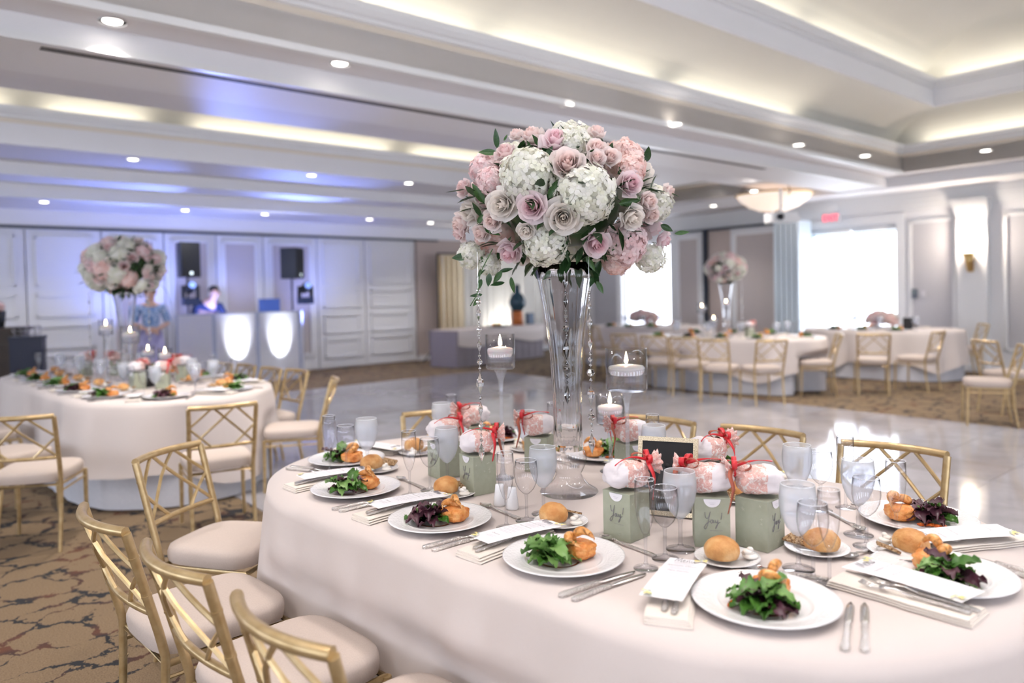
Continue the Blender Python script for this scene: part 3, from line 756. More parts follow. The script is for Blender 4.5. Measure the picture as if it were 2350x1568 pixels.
def mk_roll(seed=0):
    t = thing('bread_roll', '', 'bread roll')
    MB().ball((0, 0, .024), (.047, .045, .036), 26, 14, fn=lambda q: 1 + .06 * nz3(q + Vector((seed, 0, 0)), 2.0) - (.10 * max(0, 1 - abs(q.x) * 6) * max(0, q.z) if seed else 0) - (.25 if q.z < -.55 else 0)).build('crust', CRUST, t, True)
    MB().ball((0, 0, .010), (.040, .038, .010), 20, 6).build('underside', CRUMB, t, True); return t
def mk_cracker():
    t = thing('seeded_cracker', '', 'cracker')
    MB().prism([(-.035, -.022), (.03, -.026), (.045, .01), (-.01, .03)], .006).build('crispbread', SEED, t); return t
def mk_butter():
    t = thing('butter_rosette', '', 'butter')
    mb = MB()
    for k in range(4): mb.ball((.004 * math.cos(k * 2), .004 * math.sin(k * 2), .006 + k * .006), (.021 - k * .004, .019 - k * .004, .007), 16, 6)
    mb.build('swirl', BUTTER, t, True); return t
def mk_cake():
    t = thing('seafood_cake', '', 'seafood cake')
    def f(q): return (abs(q.x) ** 4 + abs(q.y) ** 4 + abs(q.z) ** 4) ** (-.25) * .92 * (1 + .16 * nz3(q, 2.6) + .05 * nz3(q, 6))
    MB().ball((0, 0, .022), (.042, .042, .023), 30, 18, fn=f).build('patty', CAKE, t, True); return t
def mk_shrimp():
    t = thing('grilled_shrimp', '', 'shrimp')
    pts = [((.026 + .006 * k / 11) * math.cos(a), (.026 + .006 * k / 11) * math.sin(a), .004 * math.sin(a * 2)) for k, a in enumerate([PI * (-.05 + k * .078) for k in range(12)])]
    MB().tube(pts, [.006, .012, .0145, .015, .0148, .0142, .0132, .012, .0102, .0085, .0066, .0048], 10).build('body', SHRIMP, t, True)
    e = Vector(pts[-1])
    for s in (-1, 1):
        MB().sheet(lambda u, v: e + Vector((-.002 - .010 * v + s * .0, -.018 * v, s * .007 * v)) + Vector((0, .004, .003 * s)) * (u - .5) * math.sin(PI * min(.95, v + .1)) * 2, 3, 4).build('tail_fan', SHRIMP, t, True)
    return t
def leafmesh(k, seed):
    rr = random.Random(seed); a, b_, c = rr.uniform(.5, 1.5), rr.uniform(0, 6), rr.uniform(.6, 1.3)
    def f(u, v):
        x = (u - .5) * 2; w_ = .017 * (math.sin(PI * min(.98, .08 + v * .92)) ** .6) * (1 + .22 * math.sin(v * 19 + b_) * abs(x))
        return Vector((x * w_, v * .062 - .01, .010 * a * math.sin(PI * v) + .008 * x * x * c + .0045 * math.sin(v * 22 + x * 5 + b_) * abs(x)))
    me = MB().sheet(f, 6, 10).mesh('leaf', True); me.materials.append(LG[k]); return me
LEAVES = [leafmesh(k, s) for k in range(3) for s in (1, 2)]
def mk_salad(seed, mix=(0, 1, 2)):
    t = thing('green_salad', '', 'salad'); rr = random.Random(seed)
    for i in range(26):
        k = mix[(i * 5 + i // 3) % len(mix)]; lv = (i - 10) // 8; a = rr.uniform(0, 6.28); r = rr.uniform(.0, .040 - .010 * lv) * (rr.random() ** .4)
        if i < 10:                                               # lowest leaves lie on the plate
            a = i * .63; obj('leaf', LEAVES[k * 2 + i % 2], None, t, (.012 * math.cos(a), .012 * math.sin(a), .001), (rr.uniform(.0, .12), rr.uniform(-.1, .1), a - PI / 2), rr.uniform(.95, 1.2)); continue
        zl = .012 + .012 * lv + rr.uniform(0, .005); obj('leaf', LEAVES[k * 2 + i % 2], None, t, (r * math.cos(a), r * math.sin(a), zl), (rr.uniform(-math.asin(min(.5, (zl - .006) / .07)), .55), rr.uniform(-.35, .35), a - PI / 2 + rr.uniform(-1.6, 1.6)), rr.uniform(.85, 1.25))
    return t
def mk_relish():
    t = thing('red_relish', '', 'relish')
    mb = MB()
    for k in range(5): mb.ball((-.028 + .014 * k, .003 * math.sin(k * 2), .004), (.012, .008, .005), 10, 6, fn=lambda q: 1 + .2 * nz3(q + Vector((k, 0, 0)), 3))
    mb.build('spoonful', RELISH, t, True); return t
def mk_sauce():
    t = thing('balsamic_streak', '', 'sauce')
    pts = crv([(.055 * math.cos(a), .055 * math.sin(a), .0006) for a in [PI * k / 8 for k in range(-5, 5)]], 4)
    MB().ribbon(pts, [Vector((p.x, p.y, 0)) for p in pts], .0055, th=.0005).build('streak', BALS, t, True); return t
PR = {k: Proto(f) for k, f in dict(plate=mk_plate, bread=mk_bread, flute=mk_flute, wine=mk_wine, goblet=mk_goblet, knife=mk_knife, fork=mk_fork, spoon=mk_spoon, napkin=mk_napkin, menu=mk_menu,
      roll=mk_roll, roll2=lambda: mk_roll(3), cracker=mk_cracker, butter=mk_butter, cake=mk_cake, shrimp=mk_shrimp, salad0=lambda: mk_salad(1, (0, 2, 1, 0, 2)), salad1=lambda: mk_salad(2, (0, 1, 2, 2)), salad2=lambda: mk_salad(3, (0, 2, 2)), salad3=lambda: mk_salad(5, (0, 1, 1)), relish=mk_relish, sauce=mk_sauce).items()}
def setting(T, pos, face, who, i, full=True, skip=(), off={}, food=True):
    """one place setting: pos plate centre, face the direction the guest looks, who = words that single it out"""
    z = T.z + .001; f = Vector((face[0], face[1], 0)).normalized(); r = Vector((f.y, -f.x, 0)); rz = math.atan2(-f.x, f.y); c = Vector((pos[0], pos[1], z))
    def P(x, y, dz=0): return c + r * x + f * y + Vector((0, 0, dz))
    def put(k, x, y, dz, dr, lab, grp, **kw):
        if k in skip: return
        x, y = off.get(k, (x, y)); return PR[k].put(P(x, y, dz), rz + dr, lab + ' ' + who, grp, **kw)
    put('plate', 0, 0, 0, 0, 'white embossed dinner plate', 'white dinner plates')
    put('flute', .190, .105, 0, 0, 'empty champagne flute', 'champagne flutes')
    put('wine', .188, .197, 0, 0, 'empty wine glass', 'wine glasses')
    put('goblet', .180, .285, 0, 0, 'frosted goblet of iced water', 'water goblets')
    put('knife', .165, -.06, 0, -.16, 'silver table knife', 'table knives'); 
    if full: put('knife', .198, -.055, 0, -.13, 'second silver table knife', 'table knives')
    put('napkin', -.20, -.01, 0, 0, 'folded ivory napkin', 'folded napkins')
    put('fork', -.215, -.01, .019, .05, 'silver fork', 'forks')
    if full: put('fork', -.185, -.02, .019, -.02, 'second silver fork', 'forks')
    o = put('menu', -.200, .035, .032, -.14, 'printed menu card', 'menu cards')
    if o: o.rotation_euler = (math.radians(-2), math.radians(-1), o.rotation_euler.z)
    put('spoon', .04, .205, 0, 1.45, 'silver dessert spoon', 'dessert spoons')
    put('bread', -.215, .235, 0, 0, 'small white bread plate', 'bread plates')
    if 'bread' not in skip:
        bx, by = off.get('bread', (-.215, .235))
        PR['roll' if i % 3 else 'roll2'].put(P(bx - .012, by - .02, .010), rz + i, 'golden bread roll ' + who, 'bread rolls')
        PR['butter'].put(P(bx + .054, by + .005, .010), rz, 'dollop of white butter ' + who, 'butter portions')
        PR['cracker'].put(P(bx - .01, by + .052, .024), rz + 1.0 * i, 'seeded cracker ' + who, 'seeded crackers', rot=(.35, .1, rz + i))
    if food:
        g = rz + (.3 * math.sin(i * 2.1))
        def Q(x, y, dz): 
            return c + Matrix.Rotation(g, 3, 'Z') @ Vector((x, y, 0)) + Vector((0, 0, dz))
        PR['cake'].put(Q(.022, .040, .007), g + i, 'round orange seafood cake ' + who, 'seafood cakes')
        PR['shrimp'].put(Q(.024, .030, .054), g, 'grilled shrimp resting on the orange cake ' + who, 'grilled shrimp', rot=(.30, .25 * math.sin(i), g + .5 + i * .7), scale=.9)
        PR['shrimp'].put(Q(.030, .050, .060), g, 'second grilled shrimp by the orange cake ' + who, 'grilled shrimp', rot=(.95, -.3, g + 2.4 + i * .5), scale=.8)
        PR['salad%d' % (i % 4)].put(Q(-.012, -.030, .008), g + i * .8, 'heap of mixed salad leaves ' + who, 'heaps of salad', scale=1.12)
        PR['relish'].put(Q(-.062, .004, .0068), g + .9, 'spoonful of red relish ' + who, 'spoonfuls of relish')
        PR['sauce'].put(Q(-.005, -.012, .0066), g - 1.2, 'dark balsamic streak ' + who, 'balsamic streaks')
t1 = T1.w
def inward(p, T):
    q = Matrix.Rotation(-T.ang, 3, 'Z') @ (Vector((p[0], p[1], 0)) - T.c); a = max(-T.half, min(T.half, q.x)); d = Matrix.Rotation(T.ang, 3, 'Z') @ Vector((a - q.x, -q.y, 0)); return d
PLT = [(795, 1050), (817, 1117), (1010, 1187), (1293, 1273), (1755, 1372), (2160, 1312), (2105, 1185)]
WHO = ['on the rounded end toward the DJ booth', 'next along from the rounded end', 'nearest the salt and pepper shakers', 'before the box by the picture frame', 'before the squarely facing Yay box', 'at the menu lying over a plate', 'backed by the polished dance floor']
for i, p in enumerate(PLT):
    q = at(p[0], p[1], .78); d = inward(q, T1)
    if i == 4: d = Vector((math.cos(math.radians(72)), math.sin(math.radians(72)), 0))
    if i == 5: d = Vector((math.cos(math.radians(130)), math.sin(math.radians(130)), 0))
    if i == 6: d = Vector((math.cos(math.radians(192)), math.sin(math.radians(192)), 0))
    off = {4: {'flute': (.15, .165), 'wine': (.115, .185), 'goblet': (.085, .255), 'bread': (-.09, .268)}, 5: {'menu': (-.135, .02), 'napkin': (-.19, .01), 'flute': (.18, .18), 'wine': (.10, .225), 'bread': (-.03, .30)},
           0: {'flute': (.18, .03), 'wine': (.17, .10), 'goblet': (.14, .18)}}.get(i, {})
    setting(T1, q, d, WHO[i], i, off=off)
# far side of the table, partly hidden
for j, (a, nn) in enumerate(((-.95, .52), (-.30, .54), (.22, .54))):
    q = T1.w(a, nn); setting(T1, q, inward(q, T1), ('far behind the ribboned pile', 'far behind the glass vase', 'far behind the picture frame')[j], j + 2, full=False, skip=('bread',) if j == 1 else ('wine',) if j == 2 else (), off={'goblet': (.10, .23)} if j == 2 else {})
# ================================================================== centrepiece
VASEG = solid_glass('vase_glass', (.98, .985, 1), 1.42)
CRYS = solid_glass('crystal', (1, 1, 1), 1.6)
WAX = mat('candle_wax', (.92, .87, .84), .45, **{'Subsurface Weight': .3})
FLAME = emit('flame', (1.0, .78, .46), 40)
WICK = mat('wick', (.04, .03, .03), .8)
def mk_vase():
    t = thing('trumpet_vase', '', 'vase')
    o = [(.10, .0), (.105, .006), (.100, .012), (.07, .03), (.05, .055), (.045, .07), (.06, .10), (.066, .125), (.058, .15), (.052, .155), (.0515, .165), (.049, .25), (.050, .36), (.057, .48), (.067, .58), (.079, .67), (.095, .76), (.110, .82)]
    i_ = [(.106, .82), (.091, .76), (.075, .67), (.063, .58), (.052, .48), (.045, .36), (.043, .25), (.042, .175), (.001, .17)]
    MB().lathe([(.001, 0)] + o[:10], 48).build('foot', thin_glass('vase_foot_glass', (.99, .99, 1), boost=2.4, edge=.86), t, True)
    MB().lathe(o[9:] + i_, 96, flute=.035, nf=14).build('body', VASEG, t, True)
    return t
def mk_candle(rc, hc, H):
    t = thing('candle_holder', '', 'candle holder')
    MB().lathe([(.001, 0), (rc * .78, 0), (rc * .78, .003), (rc * .35, .008), (.010, .02), (.0075, .05), (.0072, H - .09), (.010, H - .045), (.020, H - .012), (rc * .5, H - .001)], 28).build('stem', thin_glass('candle_stem_glass', (.90, .92, .97), .16, (1, 1, 1), 2.8, .62), t, True)
    MB().lathe([(.001, H), (rc * .9, H), (rc, H + .008), (rc, H + hc), (rc - .002, H + hc), (rc - .002, H + .01), (rc * .88, H + .003), (.001, H + .003)], 40).build('cup', GLASS, t, True)
    wl = H + hc * .52
    MB().lathe([(.001, H + .0045), (rc * .87, H + .0045), (rc - .003, H + .011), (rc - .003, wl), (.001, wl)], 32).build('water', thin_glass('candle_water', (.97, .98, 1), .07, (1, 1, 1), boost=.6, edge=.88), t, True)
    c = MB().lathe([(.001, wl - .022), (rc * .74, wl - .022), (rc * .86, wl - .010), (rc * .88, wl + .004), (rc * .82, wl + .010), (rc * .3, wl + .016), (.001, wl + .014)], 32).build('floating_candle', WAX, t, True)
    MB().tube([(0, 0, wl + .014), (0, 0, wl + .024)], .001, 6).build('wick', WICK, c, True)
    MB().lathe([(.0005, wl + .018), (.0062, wl + .024), (.0072, wl + .032), (.0045, wl + .046), (.0004, wl + .064)], 12).build('flame', FLAME, c, True)
    return t
VP = T1.w(0, 0) + Vector((-.02, .04, 0)); VP.z = T1.z + .001
VASE = Proto(mk_vase); VASE.put(VP, 0, 'tall fluted glass trumpet vase among the sage gift boxes', 'trumpet vases')
CB, CM, CS = Proto(lambda: mk_candle(.076, .155, .350)), Proto(lambda: mk_candle(.057, .135, .425)), Proto(lambda: mk_candle(.057, .118, .19))
GC = 'stemmed floating-candle glasses'
p = atd(1440, 1000, 2.72); CB.put((p.x, p.y, T1.z + .001), 0, 'wide stemmed glass with floating candle beside the black picture frame', GC)
p = atd(1152, 1000, 2.86); CM.put((p.x, p.y, T1.z + .001), 0, 'tall slender stemmed candle glass beside the ribboned gift boxes', GC)
p = atd(1401, 1000, 2.93); CS.put((p.x, p.y, T1.z + .001), 0, 'short stemmed candle glass just behind the wide candle glass', GC)
# ---- flowers
def petalmat(name, core, edge, r1=.55):
    M = mat(name, edge, .55); n, l, b = nodes(M)
    tc = n.new('ShaderNodeTexCoord'); ln = n.new('ShaderNodeVectorMath'); ln.operation = 'LENGTH'; mp = n.new('ShaderNodeMapping'); mp.inputs['Scale'].default_value = (1, 1, .25)
    l.new(tc.outputs['Object'], mp.inputs['Vector']); l.new(mp.outputs[0], ln.inputs[0])
    r = ramp(n, [(.08, core), (r1, edge)]); l.new(ln.outputs['Value'], r.inputs['Fac']); l.new(r.outputs['Color'], b.inputs['Base Color'])
    return translucent(M, .38)
ROSE = {'w': petalmat('rose_white', (.93, .86, .79), (.94, .91, .89)), 'b': petalmat('rose_blush', (.91, .70, .66), (.94, .86, .85), .40), 'l': petalmat('rose_lavender', (.84, .50, .57), (.94, .83, .86), .36), 'm': petalmat('rose_mauve', (.86, .62, .62), (.91, .79, .79), .40)}
def rosemesh(seed, M, open_=1.0):
    """spiral of cupped petals: closed bud inside, outer petals laid open with pointed tips"""
    rr = random.Random(seed); mb = MB(); N = 25
    for i in range(N):
        k = i / (N - 1); a0 = i * 2.39996 + rr.uniform(-.15, .15); r0 = .045 + .33 * k ** .9; h = (.60 - .34 * k ** 1.5) * rr.uniform(.95, 1.05)
        ha = lerp(1.5, .72, k ** .5); lean = lerp(-.35, .62 * open_, k ** .8); curl = .22 * max(0, k - .3); tip = .10 * k
        def f(u, v):
            s = 2 * u - 1
            a = a0 + s * ha * (.6 + .4 * math.sin(PI * min(1, .2 + v * .6)))
            r = r0 * (.55 + .5 * math.sin(min(1, v * 1.3) * PI / 2)) + lean * .22 * v * v + curl * max(0, v - .65) * 1.2 + .02 * s * k
            z = -.12 + (h + .12) * v - .12 * s * s * v * (.4 + k) + tip * v ** 5 * (1 - abs(s)) - curl * 1.5 * max(0, v - .65)
            return Vector((r * math.cos(a), r * math.sin(a), z))
        mb.sheet(f, 6, 6)
    me = mb.mesh('rose', True); me.materials.append(M); return me
def hydmesh(seed, M, nfl=150):
    rr = random.Random(seed); mb = MB(); g = PI * (3 - math.sqrt(5))
    for i in range(nfl):
        z = 1 - 1.55 * (i + .5) / nfl; r = math.sqrt(max(0, 1 - z * z)); a = i * g
        d = Vector((r * math.cos(a), r * math.sin(a), z)); d += Vector((rr.uniform(-.1, .1), rr.uniform(-.1, .1), rr.uniform(-.1, .1))); d.normalize()
        R_ = .5 * rr.uniform(.86, 1.02); q = d.to_track_quat('Z', 'Y').to_matrix().to_4x4()
        M_ = Matrix.Translation(d * R_) @ q @ TR(rx=rr.uniform(-.45, .45), ry=rr.uniform(-.45, .45), rz=rr.uniform(0, 6.28), s=rr.uniform(.85, 1.12))
        for k in range(4):
            A = Matrix.Rotation(k * PI / 2, 4, 'Z')
            c = .012 * rr.uniform(.3, 1.6)
            vs = [(0, 0, 0), (.044, .050, c), (0, .066, c * 1.2), (-.044, .050, c), (.036, .092, c * .5), (0, .106, c * .2), (-.036, .092, c * .5)]
            mb.add(vs, [(0, 1, 2, 3), (1, 4, 5, 2), (3, 2, 5, 6)], M_ @ A)
    mb.ball((0, 0, -.02), (.40, .40, .40), 12, 8)
    me = mb.mesh('hydrangea', True); me.materials.append(M); return me
HYD = {'W': noisemat('hydrangea_white', [(.35, (.84, .85, .72)), (.6, (.93, .92, .88))], 6, .6), 'P': noisemat('hydrangea_pink', [(.35, (.93, .66, .67)), (.6, (.95, .82, .83))], 4, .6), 'S': noisemat('hydrangea_peach', [(.35, (.94, .64, .59)), (.6, (.95, .80, .77))], 4, .6)}
for M in HYD.values(): translucent(M, .35)
ROSEM = {k: [rosemesh(i * 7 + 3, M, .8 + .35 * i) for i in range(2)] for k, M in ROSE.items()}
HYDM = {k: [hydmesh(i + 11, M) for i in range(2)] for k, M in HYD.items()}
GREEN = [noisemat('leaf_dark', [(.3, (.012, .045, .014)), (.7, (.03, .085, .022))], 12, .35), noisemat('leaf_mid', [(.3, (.025, .085, .02)), (.7, (.06, .14, .035))], 12, .38)]
def leafblade(Mt, seed, wid=.30):
    rr = random.Random(seed); c = rr.uniform(-.16, .22)
    def f(u, v):
        x = 2 * u - 1; w_ = wid * math.sin(PI * v ** .8) ** .9 * (1 if v < 1 else 0)
        return Vector((x * w_ * .5, v, .05 * abs(x) * w_ / .3 + c * v * v))
    me = MB().sheet(f, 4, 9).mesh('leaf', True); me.materials.append(Mt); return me
BLADE = [leafblade(GREEN[i % 2], i, .30 + .08 * (i % 3)) for i in range(4)]
BLOOMS = """W 690 470 470|W 1240 650 490|W 860 1130 390|W 1110 215 300|W 1840 760 320|W 1760 1250 270|W 240 1210 250|P 350 440 300|P 390 560 240|S 1560 330 340|S 1600 450 260|P 1560 1140 400|S 1480 1260 280|W 400 1290 220
b 1055 420 290|l 960 225 240|b 760 190 200|b 640 185 130|m 545 330 190|b 1290 165 160|b 1290 300 200|b 1400 370 170|l 1570 590 230|w 510 770 255|l 760 780 245|w 1020 870 285|w 255 820 240|m 205 625 170|b 180 930 210|b 350 1000 175|b 440 900 180|l 580 1165 230|l 1300 1090 240|w 1590 880 215|b 1720 740 180|b 1740 850 165|l 1840 1060 160|b 1290 380 150|b 1880 660 140|w 720 985 150|m 170 1000 150"""
LEAFS = [(490, 250, 160, 95), (425, 350, 150, 175), (210, 1185, 140, 190), (330, 1195, 190, 170), (380, 1290, 150, 240), (500, 1340, 130, 235), (430, 1360, 110, 265), (615, 1400, 140, 280), (500, 1400, 130, 195), (1555, 745, 170, 10), (1835, 950, 110, 330), (1960, 990, 120, 8), (1280, 1310, 240, 250), (1310, 1420, 120, 300), (1690, 370, 120, 85), (430, 985, 150, 340), (320, 810, 140, 120), (340, 890, 110, 240), (1040, 1250, 160, 260), (900, 1340, 90, 210), (560, 1290, 120, 10), (940, 640, 170, 60), (900, 340, 100, 60), (1240, 1240, 150, 300), (1150, 1180, 150, 250), (330, 680, 180, 120), (1530, 1050, 130, 20), (1440, 1110, 90, 60), (330, 1490, 110, 190), (330, 1540, 90, 230), (360, 1400, 100, 260), (560, 235, 60, 60)]
BC = VP + Vector((0, 0, 0)); BC.z = T1.z + 1.025
BR = Vector((.385, .37, .285))
def mk_bouquet():
    t = thing('rose_bouquet', '', 'bouquet', BC); rr = random.Random(21)
    def surf(zx, zy):
        """where the photo's ray meets the bouquet's dome"""
        x, y = 1000 + zx / 3.485, 250 + zy / 3.485; d = ray(x, y).normalized(); o = Vector((0, 0, HC)) - BC
        O, D = Vector([o[i] / BR[i] for i in range(3)]), Vector([d[i] / BR[i] for i in range(3)])
        a, b_, c = D.dot(D), 2 * O.dot(D), O.dot(O) - .80
        q = b_ * b_ - 4 * a * c; s = (-b_ - math.sqrt(q)) / (2 * a) if q > 0 else -b_ / (2 * a)
        return o + d * s
    def bloom(kind, p, nrm, size):
        hyd = kind.isupper(); me = rr.choice(HYDM[kind] if hyd else ROSEM[kind])
        q = nrm.to_track_quat('Z', 'Y').to_euler(); q.rotate_axis('Z', rr.uniform(0, 6.28))
        obj('hydrangea' if hyd else 'rose', me, None, t, p - nrm * size * (.32 if hyd else .36), q, size * (1.02 if hyd else 1.02))
    cams = (Vector((0, 0, HC)) - BC).normalized()
    done = []
    for it in BLOOMS.replace('\n', '|').split('|'):
        k, zx, zy, d = it.split(); p = surf(float(zx), float(zy)); n_ = Vector([p[i] / BR[i] ** 2 for i in range(3)]).normalized()
        n_ = (n_ * .75 + cams * .35 + Vector((rr.uniform(-.1, .1), rr.uniform(-.1, .1), rr.uniform(-.1, .1)))).normalized()
        bloom(k, p, n_, float(d) / 3.485 * 2.3 / FPX); done.append(p)
    g = PI * (3 - math.sqrt(5)); N = 74
    for i in range(N):                                           # the sides the photo does not show
        z = 1 - 1.75 * (i + .5) / N; r = math.sqrt(max(0, 1 - z * z)); d = Vector((r * math.cos(i * g), r * math.sin(i * g), z)); p = Vector([d[j] * BR[j] * .90 for j in range(3)])
        if min((p - q).length for q in done) < .085 or d.dot(cams) > .25: continue
        k = rr.choice('WWWPPSbblwwmb'); bloom(k, p, d, rr.uniform(.14, .19) if k.isupper() else rr.uniform(.085, .11)); done.append(p)
    mb = MB(); 
    for i in range(420):                                         # dense inner foliage
        d = Vector((rr.gauss(0, 1), rr.gauss(0, 1), rr.gauss(0, 1))).normalized(); p = Vector([d[j] * BR[j] * rr.uniform(.55, .84) for j in range(3)])
        if p.z < -.24: continue
        q = (d + Vector((rr.uniform(-.9, .9), rr.uniform(-.9, .9), rr.uniform(-.9, .9)))).to_track_quat('Y', 'Z').to_matrix().to_4x4()
        s = rr.uniform(.05, .085)
        mb.add([(0, 0, 0), (.22, .4, .05), (0, .5, 0), (-.22, .4, .05), (.13, .75, .03), (0, 1, -.05), (-.13, .75, .03)], [(0, 1, 2, 3), (1, 4, 5, 2), (3, 2, 5, 6)], Matrix.Translation(p) @ q @ Matrix.Scale(s, 4))
    mb.ball((0, 0, 0), tuple(BR * .52), 16, 10)
    o = mb.build('inner_foliage', GREEN[0], t, True); o['kind'] = 'stuff'
    for i, (zx, zy, L, ang) in enumerate(LEAFS):
        p = surf(zx, zy); s = L / 3.485 * 2.35 / FPX; a = math.radians(ang)
        dv = (RT * math.cos(a) + UP * math.sin(a) + cams * rr.uniform(-.15, .25)).normalized(); nn = (cams + RT * rr.uniform(-.4, .4) + UP * rr.uniform(-.2, .5)).normalized()
        xx = dv.cross(nn).normalized(); nn = xx.cross(dv); Mx = Matrix((xx, dv, nn)).transposed()
        e_ = Vector((p.dot(RT) / BR.x, p.dot(UP) / BR.z)).length
        obj('leaf', BLADE[i % 4], None, t, p + cams * (.015 if e_ > .86 else -.055) - dv * s * .5, Mx.to_euler(), s * 1.1)
    for i in range(26):                                          # leaves round the underside and the back
        a = i * 2.4; d = Vector((math.cos(a), math.sin(a), rr.uniform(-.8, .3))).normalized()
        if d.dot(cams) > .3: continue
        p = Vector([d[j] * BR[j] * .93 for j in range(3)]); obj('leaf', BLADE[i % 4], None, t, p, (d + Vector((0, 0, rr.uniform(-.6, .3)))).to_track_quat('Y', 'Z').to_euler(), rr.uniform(.05, .08))
    sp = crv([Vector((-.25, -.20, -.16)), Vector((-.29, -.24, -.24)), Vector((-.30, -.25, -.30)), Vector((-.325, -.25, -.345))], 5)
    MB().tube(sp, .0016, 5).build('trailing_stem', GREEN[1], t, True)
    return t
BOUQ = Proto(mk_bouquet); BOUQ.put(BC, 0, 'domed bouquet of white and pink roses and hydrangeas above the sage boxes', 'tall centrepiece bouquets')
# ---- crystal strands hanging out of the bouquet
def bead(kind, s):
    if kind == 'd': return MB().lathe([(.0005, -1.9 * s), (.55 * s, -.5 * s), (.62 * s, 0), (.55 * s, .5 * s), (.0005, 1.9 * s)], 6)
    if kind == 'o': return MB().lathe([(.0005, -s), (.7 * s, -.7 * s), (s, 0), (.7 * s, .7 * s), (.0005, s)], 8)
    return MB().lathe([(.0005, -s), (.9 * s, -.05 * s), (.0005, s)], 6)
BEADM = {}
def mk_strand(seq, L):
    t = thing('crystal_strand', '', 'crystal strand'); z = 0
    for k, s in seq:
        if (k, s) not in BEADM:
            me = bead(k, s).mesh('bead'); me.materials.append(CRYS); BEADM[(k, s)] = me
        h = s * (1.9 if k == 'd' else 1); z -= h; obj('bead', BEADM[(k, s)], None, t, (0, 0, z)); z -= h + .005
    MB().tube([(0, 0, .12), (0, 0, z)], .0006, 4).build('wire', SILVER, t)
    return t
S_A = [('o', .007), ('s', .006), ('o', .009), ('d', .013), ('s', .005), ('o', .008), ('s', .006), ('d', .012), ('s', .006), ('o', .010), ('s', .006), ('d', .020), ('s', .007), ('d', .013), ('d', .012), ('s', .006), ('o', .006), ('d', .016)]
S_B = [('o', .006), ('s', .005), ('d', .011), ('d', .014), ('s', .005), ('d', .012), ('o', .006), ('o', .008), ('s', .006), ('o', .014), ('s', .006), ('d', .020), ('s', .007), ('o', .013), ('s', .007), ('s', .006), ('d', .018)]
STA, STB = Proto(lambda: mk_strand(S_A, .5)), Proto(lambda: mk_strand(S_B, .45))
p = atd(1097, 662, 2.45); STA.put(p, 0, 'string of clear crystal beads hanging below the trailing leaves', 'hanging crystal strands')
p = atd(1352, 668, 2.46); STB.put(p, 0, 'string of clear crystal beads hanging beside the glass vase', 'hanging crystal strands')
STB.put(Vector((VP.x, VP.y - .0, T1.z + .86)), .4, 'string of clear crystal beads hanging inside the glass vase', 'hanging crystal strands')
# ================================================================== gifts
SAGE = noisemat('sage_card', [(.3, (.33, .35, .26)), (.7, (.37, .39, .30))], 40, .7)
STICK = mat('white_sticker', (.78, .77, .80), .5)
STAR = mat('pale_print', (.46, .48, .38), .7)
RED = mat('red_ribbon', (.62, .02, .03), .35); RUST = mat('rust_ribbon', (.38, .09, .05), .4)
M = mat('toile_fabric', (.8, .7, .66), .8); n, l, b = nodes(M)
tc = n.new('ShaderNodeTexCoord'); nz = n.new('ShaderNodeTexNoise'); nz.inputs['Scale'].default_value = 62; nz.inputs['Detail'].default_value = 5; nz.inputs['Roughness'].default_value = .7; nz.inputs['Distortion'].default_value = 1.2
l.new(tc.outputs['Object'], nz.inputs['Vector'])
r_ = ramp(n, [(.40, (.82, .76, .73)), (.46, (.80, .72, .68)), (.50, (.60, .24, .20)), (.55, (.78, .58, .53)), (.60, (.62, .28, .23)), (.70, (.80, .66, .62))]); l.new(nz.outputs['Fac'], r_.inputs['Fac']); l.new(r_.outputs['Color'], b.inputs['Base Color'])
TOILE = M
PLAINF = mat('plain_cotton', (.76, .71, .73), .8)
YAY = [[(0, .95), (.05, .62), (.16, .55), (.27, .72), (.34, 1.0)], [(.34, 1.0), (.27, .6), (.17, .1), (.04, -.15), (-.06, -.05), (.08, .18), (.34, .36)], [(.52, .46), (.40, .44), (.36, .30), (.45, .24), (.53, .44), (.54, .27), (.62, .28)], [(.67, .46), (.69, .29), (.78, .31), (.83, .48), (.79, .1), (.69, -.12), (.72, .06), (.93, .32)], [(1.09, .95), (1.02, .50)], [(.985, .34), (.98, .31)]]
